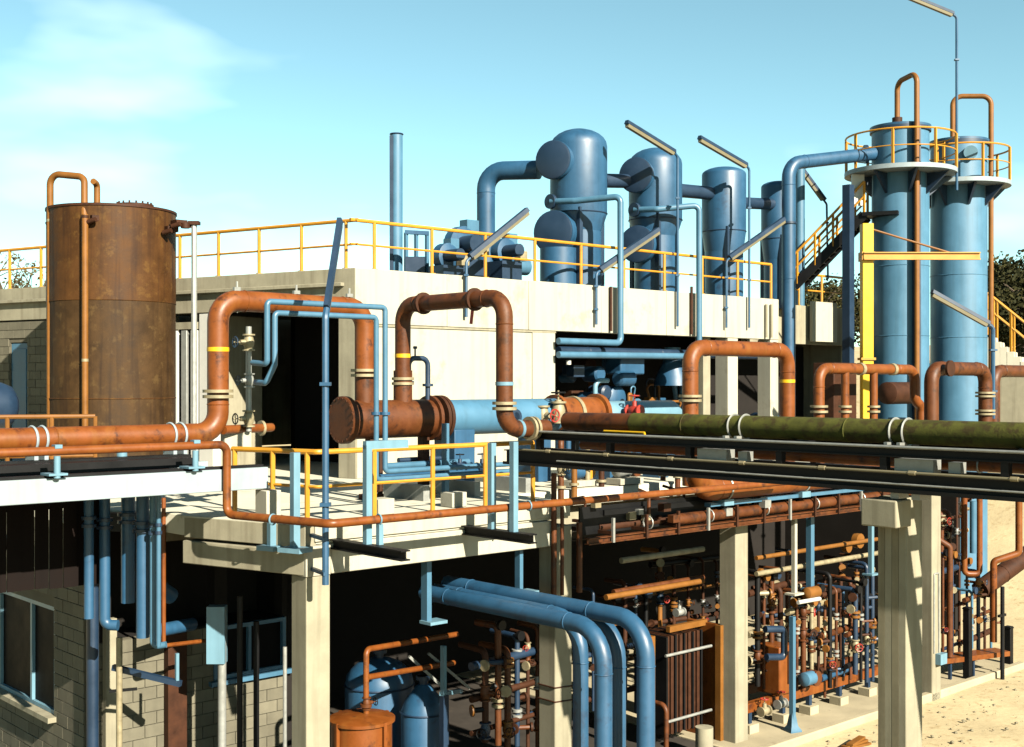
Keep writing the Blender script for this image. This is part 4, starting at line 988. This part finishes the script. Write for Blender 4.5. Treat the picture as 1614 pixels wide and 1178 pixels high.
p = onB(1205, 1.2); obj('body', M().lathe(at(p, 6.2) - RD * .5, RD, [(.2, 0), (.36, .05), (.36, .9), (.2, 1)], 18), 'navy', g4); obj('base', M().box(at(p, 5.6), 1.1, .7, .44, RD, LD), 'galv', g4)
pp = onB(1223, .3); obj('sight_tube', M().cyl(at(pp, 5.6), at(pp, 7.0), .07), 'pale', g4)
# ------------------------------------------------------------------ big blue bend pipes under the platform
pA, pC = W(951, 603, 18.3), W(1018, 603, 18.4)
for lab, p, z, back, r in (('front blue bend pipe, nearest of the big four beneath the platform', pA, 3.84, 4.3, .135),
        ('blue bend pipe tucked behind the front one, leftmost of the four uprights', pA + RD * .31 + LD * .78, 3.83, 3.6, .122),
        ('blue bend pipe third from the left, its bend lower than its neighbours', pC + RD * .26 + LD * .80, 3.74, 3.7, .118),
        ('outermost blue bend pipe, rightmost of the big four uprights', pC, 3.93, 4.7, .138)):
    t = pipe(lab, [at(p + LD * back, z), at(p, z), at(p, .1)], r, 'blue', n=24, fil=.55)
    flange(t, at(p, .35), ZA, r * 1.5, .06, 'blue')
for k, (px, y0, y1, Y, w) in enumerate(((672, 903, 982, 20.6, .16), (818, 884, 935, 21.6, .13))):
    p = W(px, 603, Y); t = thing('pipe_hanger', ('pale blue hanger left of the blue pipe bundle', 'slim pale blue hanger above the blue pipe bundle')[k], 'hanger', at(p, zat(y1, p)))
    obj('bar', M().bar(at(p, zat(y1, p)), at(p, 4.66), w, w * .6), 'sky', t); obj('shoe', M().box(at(p, zat(y1, p)) + V((.12, 0, .02)), .36, .3, .05, RD, LD), 'pale', t)

# ---- things standing in the shade under the platform
p = W(570, 603, 20.2); zt = zat(1130, p)
ot = thing('drum', 'round orange tank with a flanged lid under the platform corner', 'tank', at(p, .1))
obj('shell', M().cyl(at(p, .1), at(p, zt - .06), .50, n=36), 'primer', ot); obj('lid', M().lathe(at(p, zt - .06), ZA, [(.55, 0), (.55, .05), (.5, .07), (.1, .12)], 36), 'primer', ot)
for q in (.8, 2.4, 4.0, 5.6): d = V((math.cos(q), math.sin(q), 0)) * .53; obj('strut', M().bar(at(p + d, .1), at(p + d, zt), .06, .06), 'primer', ot)
valve(ot, at(p, zt + .22) + V((.08, 0, 0)), ZA, .05, 'rust', RD, 'black')
def rustline(label, pts, r=.045, mat='primer', fl=None):
    t = pipe(label, [W(*q) for q in pts], r, mat, n=10, fil=.1)
    for q in fl or (): flange(t, W(*q[0]), q[1], r * 1.9, .05, 'rust')
    return t
rustline('rusty pipe rising from the round orange tank and turning back under the platform', [(577, 1128, 20.2), (577, 1024, 20.2), (720, 1000, 23.2)], .05, fl=[((577, 1112, 20.2), ZA)])
rustline('rusty branch pipe leading right above the blue domed vessel', [(578, 1068, 20.25), (715, 1045, 23)], .05)
for k, (px, Y, w, ytop, lab) in enumerate(((598, 23.4, 108, 1036, 'left blue domed vessel in the shade under the platform'), (668, 22.4, 72, 1078, 'right blue cone topped vessel in the shade under the platform'))):
    p = W(px, 603, Y); r = w / F * Y / 2; zt = zat(ytop, p); hd = r * (.75 if k == 0 else 1.15)
    t = thing('vessel', lab, 'vessel', at(p, .1))
    pr = [(r, 0), (r, zt - hd - .1)] + ([(r * math.cos(q), zt - hd - .1 + hd * math.sin(q)) for q in (.3, .6, .9, 1.2, 1.5)] if k == 0 else [(r * .8, zt - hd * .6 - .1), (r * .35, zt - .14), (.1, zt - .1)])
    obj('shell', M().lathe(at(p, .1), ZA, pr, 36), 'blue', t); obj('seam', M().ring(at(p, zt - hd - .02), ZA, r + .005, .02, 36, 5), 'navy', t)
    obj('nozzle', M().cyl(at(p, zt - .15), at(p, zt + .15), .08).cyl(at(p, zt + .08), at(p, zt + .15), .14), 'navy', t)
t = thing('pipe_support', 'pale blue L shaped pipe support right of the blue vessels', 'support', W(700, 1095, 21.6))
obj('post', M().bar(W(699, 1094, 21.6), W(699, 1018, 21.6), .09, .07), 'pale', t); obj('foot', M().bar(W(696, 1094, 21.6), W(726, 1089, 22.2), .09, .07), 'pale', t); obj('column', M().bar(W(700, 1096, 21.65), W(700, 1250, 21.65), .12, .12), 'navy', t)
for k, (a, b, mt) in enumerate((((645, 1035, 22.0), (705, 1090, 22.3), 'galv'), ((675, 1030, 22.6), (740, 1085, 22.9), 'galv'))):
    solo('stair_stringer', M().bar(W(*a), W(*b), .07, .05), mt, ('left', 'right')[k] + ' sloping grey bar above the blue vessels under the platform', 'bar')
# pipe rack lines deep in the shade
rng = random.Random(11)
def undercroft(label, pxs, Y0, y0, y1, seed, mats):
    rg = random.Random(seed); base = W(pxs[0], 603, Y0)
    t = thing('valve_manifold', label, 'pipe manifold', at(base, .1))
    n = len(pxs); ptsl = []
    for i, px in enumerate(pxs):
        Y = Y0 + .55 * i / max(1, n - 1) * 2 + rg.uniform(-.15, .15); p = W(px, 603, Y); r = rg.choice((.035, .05, .06))
        za, zb = max(.12, zat(y1 + rg.uniform(-10, 6), p)), zat(y0 + rg.uniform(-14, 30), p)
        obj('riser', M().tube([at(p, za), at(p, zb), at(p, zb) + LD * rg.choice((.5, .7)) + RD * rg.uniform(-.1, .1)], r, 10, .12), rg.choice(mats), t); ptsl.append((p, za, zb, r))
        for j in range(rg.choice((1, 2, 2))):
            z = za + (zb - za) * rg.uniform(.12, .9); mt = rg.choice(('flange', 'ochre', 'galv', 'navy', 'rust'))
            if rg.random() < .55: valve(t, at(p, z), ZA, r * 1.15, mt, -LD * rg.uniform(.3, 1) - RD * rg.uniform(-.5, .7), rg.choice(('red', 'black', 'darkrust', 'black', 'navy', 'darkrust')))
            else: flange_pair(t, at(p, z), ZA, r * 1.9, .1, mt)
    for i, (p, za, zb, r) in enumerate(ptsl):
        for j in range(2):
            z = za + (zb - za) * rg.uniform(.15, .95); d = (RD * rg.choice((-1, 1)) + LD * rg.uniform(-1, .4)).normalized(); e = at(p, z) + d * rg.uniform(.16, .34)
            b_ = obj('branch', M().tube([at(p, z), e], r * .8, 8), rg.choice(mats), t)
            obj('blind_flange', M().cyl(e, e + d * .04, r * 1.7, n=10), rg.choice(('ochre', 'flange', 'darkrust')), b_)
        if rg.random() < .4: obj('gauge', M().cyl(at(p, zb) - LD * .12 + ZA * .02, at(p, zb) - LD * .05 + ZA * .02, .09, n=12), rg.choice(('ochre', 'black', 'navy')), t)
    for q in (.05, .42, .78):
        z = ptsl[0][1] + (ptsl[0][2] - ptsl[0][1]) * q + .1
        obj('header', M().tube([at(ptsl[0][0], z) - RD * .25 + LD * .08, at(ptsl[-1][0], z) + RD * .25 + LD * .08], rg.choice((.045, .06, .075)), 10), rg.choice(mats), t)
    return t
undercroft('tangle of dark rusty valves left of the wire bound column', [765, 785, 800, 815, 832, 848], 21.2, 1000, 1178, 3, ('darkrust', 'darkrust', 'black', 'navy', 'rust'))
SHADE_MX = ('rust', 'darkrust', 'flange', 'black', 'darkrust', 'navy', 'darkrust')  # mostly dark tones, putting the shade of this bay into the pipe colours
undercroft('valve manifold just right of the concrete column by the rusty tank', [1194, 1204, 1216, 1230, 1241], 26.6, 905, 1085, 21, SHADE_MX)
undercroft('valve manifold behind the slim blue post in the pipe thicket', [1256, 1266, 1279, 1290, 1300], 27.0, 925, 1095, 22, SHADE_MX)
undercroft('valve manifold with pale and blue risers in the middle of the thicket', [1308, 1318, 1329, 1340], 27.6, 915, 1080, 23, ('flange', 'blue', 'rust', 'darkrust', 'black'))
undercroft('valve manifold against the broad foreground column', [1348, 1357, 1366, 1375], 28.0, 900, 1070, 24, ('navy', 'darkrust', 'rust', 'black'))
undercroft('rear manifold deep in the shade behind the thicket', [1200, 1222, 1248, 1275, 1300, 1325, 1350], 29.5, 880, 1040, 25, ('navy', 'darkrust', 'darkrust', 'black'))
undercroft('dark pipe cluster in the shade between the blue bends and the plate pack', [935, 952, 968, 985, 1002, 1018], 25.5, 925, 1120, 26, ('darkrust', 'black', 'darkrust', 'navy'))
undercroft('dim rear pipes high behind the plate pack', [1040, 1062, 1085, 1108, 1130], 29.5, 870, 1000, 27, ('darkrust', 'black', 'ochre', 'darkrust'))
# named pieces in that bay
sk_ = thing('pump_skid', 'long rusty skid beam on stub legs along the bay floor', 'skid', U(10.9, .35, .1))
obj('beam', M().bar(U(10.8, .35, .62), U(16.6, .35, .62), .14, .2), 'primer', sk_); obj('beam', M().bar(U(10.8, 1.3, .62), U(16.6, 1.3, .62), .14, .2), 'rust', sk_)
for u in (11.2, 12.4, 13.4, 14.6, 15.8):
    obj('leg', M().bar(U(u, .35, .1), U(u, .35, .52), .1, .1), 'navy', sk_); obj('foot', M().box(U(u, .35, .19), .32, .3, .18, RD, LD), 'pad', sk_)
p = onU(1224, .5); rt = thing('tank', 'square orange tank on the skid at the left of the thicket', 'tank', at(p, .72))
obj('body', M().box(at(p, 1.25), .62, .6, 1.05, RD, LD), 'primer', rt, bevel=.03); obj('gauge_strip', M().box(at(p, 1.3) - LD * .31, .05, .04, .7, RD, LD), 'darkrust', rt)
valve(rt, at(onU(1205, .1), .55), RD, .07, 'flange', ZA, 'red'); valve(rt, at(onU(1231, .1), .6), RD, .07, 'galv', ZA, 'red')
pipe('dark blue C shaped pipe above the square orange tank', [W(1206, 992, 26), W(1236, 992, 26.3), W(1236, 1036, 26.3), W(1208, 1036, 26)], .075, 'navy', n=12, fil=.1)
t = thing('support_post', 'slim blue post on a splayed foot at the kerb', 'post', at(onU(1249, -.25), .1)); p = onU(1249, -.25)
obj('post', M().bar(at(p, .15), at(p, zat(972, p)), .10, .10), 'sky', t); obj('foot', M().lathe(at(p, .1), ZA, [(.2, 0), (.2, .03), (.12, .12), (.06, .4)], 4), 'sky', t)
for k, (px, v, y0, y1, w, mt, lab) in enumerate(((1252, -.1, 936, 830, .09, 'cream', 'cream hanger post under the pipeway'), (1277, .1, 928, 832, .13, 'sky', 'blue hanger post right of the cream one'), (1373, .0, 905, 818, .1, 'pale', 'pale blue hanger post close to the foreground column'))):
    p = onU(px, v); t = thing('pipe_hanger', lab, 'hanger', at(p, zat(y0, p))); obj('bar', M().bar(at(p, zat(y0, p)), at(p, 4.62), w, w), mt, t)
    obj('shoe', M().box(at(p, zat(y0, p)), .34, .26, .04, RD, LD), mt, t)
p = onU(1280, .0); z = zat(934, p); t = thing('motor', 'orange motor drum hanging in the pipe thicket', 'motor', at(p, z)); obj('body', M().lathe(at(p, z) - RD * .22, RD, [(.06, -.05), (.13, 0), (.13, .4), (.06, .46)], 16), 'ochre', t); obj('foot', M().box(at(p, z - .16), .3, .16, .05, RD, LD), 'darkrust', t)
a = onU(1258, -.1); b = onU(1292, -.1); solo('pipe_run', M().tube([at(a, zat(950, a)), at(b, zat(944, b))], .045, 10), 'white', 'short white pipe under the orange motor drum', 'pipe')
a = onU(1192, .3); b = onU(1400, .3); pipe('long pale pipe crossing the top of the thicket', [at(a, zat(905, a)), at(b, zat(905, a))], .055, 'flange', n=10)
a = onU(1192, .8); b = onU(1400, .8); pipe('second long ochre pipe high in the thicket', [at(a, zat(880, a)), at(b, zat(880, a))], .05, 'ochre', n=10)
for k, (px, py) in enumerate(((1330, 862), (1348, 852))):
    p = onU(px, 1.0); solo('junction_box', M().cyl(at(p, zat(py, p)) - LD * .15, at(p, zat(py, p)), .13 + .05 * k, n=14), 'ochre', ('small', 'larger')[k] + ' round ochre junction box high under the pipeway', 'box')
p = onU(1278, .05); t = thing('pump', 'small blue pump beside the slim post on the skid', 'pump', at(p, .72)); obj('motor', M().lathe(at(p, 1.0), RD, [(.06, -.3), (.15, -.26), (.15, .05), (.08, .08)], 16), 'sky', t); obj('casing', M().cyl(at(p, .98) + RD * .12 - LD * .1, at(p, .98) + RD * .12 + LD * .1, .17), 'rust', t)
# dark plate exchanger with rusty frame
p = onU(1066, 1.0); ph = thing('plate_exchanger', 'dark plate pack in a rusty frame between the blue bends and a column', 'heat exchanger', at(p, .1)); zt = zat(985, p)
for k_ in range(17):
    pk = M().box(at(p, (.3 + zt) / 2 + .01 * (k_ % 3)) + RD * (-.75 + .068 * k_), .045, .8 - .05 * (k_ % 2), zt - .5, RD, LD); obj('plate', pk, 'darkrust' if k_ % 4 else 'black', ph, smooth=False)
for z_ in (.7, zt - .45): obj('tie_bar', M().cyl(at(p, z_) - LD * .44 - RD * .85, at(p, z_) - LD * .44 + RD * .6, .03, n=8), 'galv', ph)
q = onU(1112, .8); obj('end_frame', M().box(at(q, (.1 + zt) / 2), .12, .9, zt - .1, RD, LD), 'primer', ph); obj('top_bar', M().bar(at(q, zt) - RD * 1.2, at(q, zt), .1, .12), 'ochre', ph)
obj('front_bar', M().bar(at(q - LD * .42 - RD * .06, .1), at(q - LD * .42 - RD * .06, zt), .14, .12), 'ochre', ph); obj('front_bar', M().bar(at(onU(1026, .6), .1), at(onU(1026, .6), zt), .12, .12), 'ochre', ph)
valve(ph, at(p, zt + .25) + RD * .1, RD, .06, 'galv', ZA, 'black')
for k, (v, y0, y1, mt) in enumerate(((1.0, 942, 928, 'ochre'), (1.35, 934, 918, 'rust'), (.8, 884, 880, 'conc'))):
    a = onU(955 + 12 * k, v); b = onU(1108, v); pipe(('lower', 'upper', 'pale high')[k] + ' rusty pipe line deep behind the blue bends', [at(a, zat(y0, a)), at(b, zat(y0, a))], .06, mt, n=10)
p = onU(1050, .2); pipe('short rusty stub pipe at the foot of the plate pack', [at(p, .1), at(p, zat(1112, p)), at(p, zat(1112, p)) + LD * .5], .05, 'rust', n=10)
p = onU(1110, -.05); solo('block', M().cyl(at(p, .1), at(p, zat(1146, p)), .18, n=14), 'conc', 'pale concrete stub pillar at the foot of the plate pack', 'pillar')

# ------------------------------------------------------------------ pipes right of the foreground column
def rp(label, pts, r, mat, fil=.12): return pipe(label, [W(*q) for q in pts], r, mat, n=12, fil=fil)
rp('rusty riser next to the bright column, leftmost at the right edge', [(1497, 1035, 30.6), (1497, 862, 30.6), (1478, 850, 30.6)], .075, 'rust')
rp('tall rusty U pipe looping in front of the sandy bank', [(1520, 770, 31.5), (1520, 905, 31.5), (1544, 905, 31.5), (1544, 730, 31.5)], .075, 'primer')
rp('pale blue upright pipe between the rusty ones at right', [(1534, 790, 31.2), (1534, 872, 31.2)], .085, 'sky')
rp('rusty pipe stepping up to the right edge over the sand', [(1566, 1012, 31.2), (1566, 885, 31.2), (1606, 872, 31.2), (1606, 760, 31.2)], .085, 'primer')
rp('galvanised upright pipe at the far right edge', [(1607, 870, 31.6), (1607, 780, 31.6)], .075, 'galv')
rp('thick dark brown cylinder slanting down the sandy bank', [(1680, 830, 34), (1545, 930, 31.8)], .24, 'darkrust')  # dark brown cylinder laid across the bank
undercroft('valve manifold in front of the sandy bank, beside the bright column', [1486, 1500, 1512, 1524], 30.8, 880, 1040, 31, ('rust', 'navy', 'darkrust', 'darkrust'))
undercroft('valve manifold near the black bollards at the right edge', [1532, 1542, 1552, 1562], 31.2, 915, 1030, 32, ('sky', 'darkrust', 'rust', 'navy'))
undercroft('upper tangle of valves below the black bridge at right', [1484, 1496, 1508, 1518], 31.8, 785, 900, 33, ('navy', 'rust', 'darkrust', 'black'))
a, b = W(1478, 1040, 30.7), W(1580, 1008, 31.6); b.z = a.z
ssk = thing('pump_skid', 'short rusty skid on thin legs at the right edge', 'skid', at(a, .1)); obj('beam', M().bar(a, b, .5, .12), 'primer', ssk)
for q in (.1, .45, .9): p = a.lerp(b, q) - LD * .15; obj('leg', M().bar(at(p, 0), p, .07, .07), 'navy', ssk)
for k, (px, py0, py1, Y) in enumerate(((1525, 1076, 960, 0), (1590, 1052, 990, 0))):
    Y = 7.5 * F / (py0 - 603); p = W(px, 603, Y); t = thing('bollard', ('taller, nearer black post in the sand at right', 'shorter, farther black post in the sand at right')[k], 'post', at(p, -.1))
    obj('post', M().box(at(p, zat(py1, p) / 2), .17, .17, zat(py1, p) + .1, RD, LD), 'black', t, bevel=.01); obj('cap', M().box(at(p, zat(py1, p) + .01), .19, .19, .03, RD, LD), 'black', t)
p = W(1580, 603, 31); t = thing('sample_post', 'thin black stand pipe beside the farther black post', 'post', at(p, 0)); obj('pipe', M().cyl(at(p, 0), at(p, zat(925, p)), .05, n=8), 'black', t); obj('cross_arm', M().bar(at(p, zat(970, p)) - RD * .2, at(p, zat(970, p)) + RD * .15, .06, .06), 'black', t)
rq = U(16.88, -.76, 0); lt = pipe('thin conduit loop fixed to the bright column face', [at(rq, zat(1030, rq)), at(rq, zat(905, rq)), at(rq + RD * .22, zat(905, rq)), at(rq + RD * .22, zat(1030, rq))], .022, 'galv', n=8, fil=.03)
solo('small_box', M().box(U(17.1, -.82, zat(1040, rq)), .3, .14, .25, RD, LD), 'pale', 'small pale blue box on the foot of the bright column', 'box')

# ------------------------------------------------------------------ lower left: blue pipes hanging in front of the block building
Yb = 19.0
for lab, pts, r in (('slim blue upright pipe, leftmost of the group under the white bridge', [(140, 772, 0), (140, 975, 0)], .075), ('blue pipe ending in an elbow under the white bridge', [(165, 772, .3), (165, 985, .3), (186, 986, .3)], .085),
        ('thick blue upright pipe in the middle of the group under the bridge', [(202, 772, .5), (202, 950, .5)], .11), ('long blue upright pipe beside the thin rusty one under the bridge', [(225, 772, 0), (225, 1005, 0)], .10),
        ('narrow blue pipe right of the long one under the bridge', [(241, 772, -.2), (241, 1020, -.2), (262, 1016, -.2)], .05), ('thin pale conduit with a foot under the bridge', [(250, 772, -.4), (250, 1018, -.4)], .035)):
    t = pipe(lab, [W(a, b, Yb + c) for a, b, c in pts], r, 'sky' if r < .06 else 'blue', n=14, fil=r * 2)
    p, q = W(*pts[0][:2], Yb + pts[0][2]), W(*pts[1][:2], Yb + pts[1][2]); flange_pair(t, p.lerp(q, .25), ZA, r * 1.5, .12, 'navy')
pipe('thin rusty pipe hanging right of the blue group', [W(258, 785, 20.0), W(258, 1018, 20.0), W(325, 1010, 20.8)], .035, 'primer', n=8, fil=.05)
pipe('blue horizontal pipe stub at the foot of the blue group', [W(246, 995, 20.4), W(304, 984, 21.2)], .11, 'blue', n=14)
pipe('short slanting blue elbow below the platform floor', [W(248, 925, 20.6), W(270, 940, 20.9)], .14, 'blue', n=14)
t = thing('pipe_rail', 'pale pipe and cross bracket at the foot of the blue group', 'pipe support', W(190, 1000, 19.9))
obj('cross_bar', M().bar(W(178, 1052, 20.0), W(285, 1078, 19.8), .09, .09), 'navy', t); obj('standpipe', M().cyl(W(188, 1250, 19.9), W(188, 1005, 19.9), .05, n=10), 'flange', t); obj('upright', M().bar(W(279, 1076, 19.8), W(279, 1030, 19.8), .05, .05), 'pale', t); obj('bracket', M().bar(W(172, 1090, 19.9), W(216, 1086, 20.0), .05, .04), 'black', t)
t = thing('downpipe', 'pale grey box gutter pipe in the shade left of the corner column', 'downpipe', W(342, 1040, 20.6)); obj('hopper', M().box(W(342, 1000, 20.6), .30, .22, .95), 'pale', t); obj('pipe', M().cyl(W(350, 1300, 20.6), W(350, 960, 20.6), .07, n=10), 'galv', t)
for k, px in enumerate((378, 404, 449)): pipe(('first', 'second', 'third')[k] + ' thin dark upright pipe left of the corner column', [W(px, 1290, 20.6 + .3 * k), W(px, 940 + 40 * k, 20.6 + .3 * k)], .05 if k < 2 else .035, 'galv' if k == 2 else 'black', n=8)
pipe('dark blue corner downpipe of the block building', [W(146, 1300, 20.35), W(146, 760, 20.35)], .10, 'navy', n=12)
pipe('long black pipe slanting past the block wall window', [W(-30, 930, 20.4), W(40, 800, 20.2)], .06, 'black', n=8)
sc_ = thing('shade_screen', 'added dark corrugated sheet standing in for shade under the white bridge', 'screen', U(-2, 3.0, 4.3))  # added sheets: stand in for shade here and shadow the block wall
for k in range(7):
    u = -1.75 - .86 * k; m = M()
    for j in range(4): m.box(U(u - .11 - .21 * j, 3.15 + (.025 if j % 2 else 0), 5.05), .205, .02, 1.45 - .05 * (k % 3), RD, LD)
    obj('panel', m, 'brown', sc_, smooth=False)
obj('rail', M().bar(U(-1.7, 3.2, 5.6), U(-7.8, 3.2, 5.6), .06, .1), 'black', sc_)
# ------------------------------------------------------------------ trees
def tree(label, x, y, h, cr, mat, n, seed, bare=False, cat='tree', group=None):
    rg = random.Random(seed); z0 = hgt(x, y) - .1; b = V((x, y, z0))
    t = thing('tree', label, cat, b, group)
    m = M(); tips = []
    m.tube([b, b + V((rg.uniform(-.2, .2), 0, h * .3)), b + V((rg.uniform(-.4, .4), 0, h * .75))], cr * .055, 7)
    for i in range(14 if bare else 8):
        q = rg.uniform(.22, .75); p = b + V((0, 0, h * q)); w = rg.uniform(0, 6.3)
        e = p + V((math.cos(w) * cr * rg.uniform(.5, .95), math.sin(w) * cr * rg.uniform(.5, .95), h * rg.uniform(.1, .28)))
        m.cyl(p, p.lerp(e, .5) + V((0, 0, .1)), cr * .03, cr * .02, 6); m.cyl(p.lerp(e, .5) + V((0, 0, .1)), e, cr * .02, cr * .008, 5); tips.append(e)
        if bare:
            for j in range(5):
                s = p.lerp(e, rg.uniform(.4, 1)); f = s + V((rg.uniform(-1, 1), rg.uniform(-1, 1), rg.uniform(.2, 1.3))) * cr * .35; m.cyl(s, f, cr * .012, cr * .004, 4); tips.append(f)
    obj('trunk', m, 'bark', t, smooth=True)
    lm = M(); clumps = []
    for i in range(26):
        while True:
            d = V((rg.uniform(-1, 1), rg.uniform(-1, 1), rg.uniform(-1, 1)))
            if d.length < 1: break
        clumps.append((b + V((d.x * cr, d.y * cr, h * .62 + d.z * h * .36)), cr * rg.uniform(.2, .42)))
    if bare: clumps = [(e, cr * .12) for e in tips]
    for i in range(n):
        c, r_ = rg.choice(clumps); d = V((rg.gauss(0, 1), rg.gauss(0, 1), rg.gauss(0, .8))); p = c + d * r_ * .5
        s = cr * rg.uniform(.03, .065) * (.6 if bare else 1); a = V((rg.uniform(-1, 1), rg.uniform(-1, 1), rg.uniform(-1, 1))).normalized(); c2 = a.cross(V((rg.uniform(-1, 1), rg.uniform(-1, 1), .5))).normalized()
        lm.add([p - a * s, p - c2 * s * .6, p + a * s, p + c2 * s * .6], [(0, 1, 2, 3)])
    obj('crown', lm, mat, t, smooth=False)
TL = ['tall dark tree just right of the right tower, behind the yellow stair rail', 'olive tree on the bank above the pale steps', 'olive tree at the right edge of the bank', 'dark tree touching the right tower on the skyline', 'high olive crown behind the tree above the pale steps', 'dark tree hidden beyond the right edge', 'small olive tree seen through the short wing railing', 'small dark tree behind the short wing railing', 'olive tree half hidden by the steel stair', 'dark tree half hidden by the left tower', 'low olive bush beside the yellow rails of the pale steps', 'low dark bush on the bank at the right edge']
G_ = 'dark trees on the bank behind the plant'
for i, (px, Y, ytop, cr) in enumerate(((1590, 66, 402, 2.6), (1612, 62, 412, 2.8), (1640, 64, 400, 3.0), (1575, 70, 415, 2.4), (1622, 72, 398, 3.0), (1265, 74, 436, 2.4), (1298, 72, 440, 2.3), (1330, 75, 428, 2.6), (1360, 74, 430, 2.5), (1670, 66, 395, 3.2), (1605, 58, 450, 2.2), (1650, 56, 446, 2.4))):
    p = W(px, 603, Y); h = zat(ytop, p) - hgt(p.x, p.y)
    tree(TL[i], p.x, p.y, max(3.0, h), cr, ('leafa', 'leafb')[i % 2], 2600, 40 + i, group=G_)
for i, (px, Y, ytop) in enumerate(((32, 46, 368), (58, 48, 380), (12, 50, 392))):
    p = W(px, 603, Y); h = zat(ytop, p) - hgt(p.x, p.y)
    tree(('tallest sparse bare tree behind the left roof railing', 'bare tree next to the rusty tank behind the left railing', 'low bare tree at the left edge behind the railing')[i], p.x, p.y, h, h * .2, 'scrub', 900, 70 + i, True)
# loose stones on the sand
m = M(); rg = random.Random(5)
for i in range(700):
    q = U(rg.uniform(9, 24), rg.uniform(-7, -.9)); s = rg.choice((.012, .016, .02, .03, .05)); q.z = hgt(q.x, q.y) + s * .15
    m.lathe(q - ZA * s * .4, V((rg.uniform(-.4, .4), rg.uniform(-.4, .4), 1)), [(s * .7, 0), (s, s * .4), (s * .5, s * .9)], 5)
o = obj('gravel', m, 'boardm', None, smooth=False); o['kind'] = 'stuff'
t = thing('pallet', 'small heap of pale boards lying in the sand near the kerb', 'boards', onU(1345, -1.6))
for k in range(3): obj('board', M().box(onU(1345, -1.6, .04 + .045 * k) + RD * .05 * k, .9 - .1 * k, .14, .04, (RD + LD * .2 * (k - 1)).normalized(), (LD - RD * .2 * (k - 1)).normalized()), 'ochre', t)
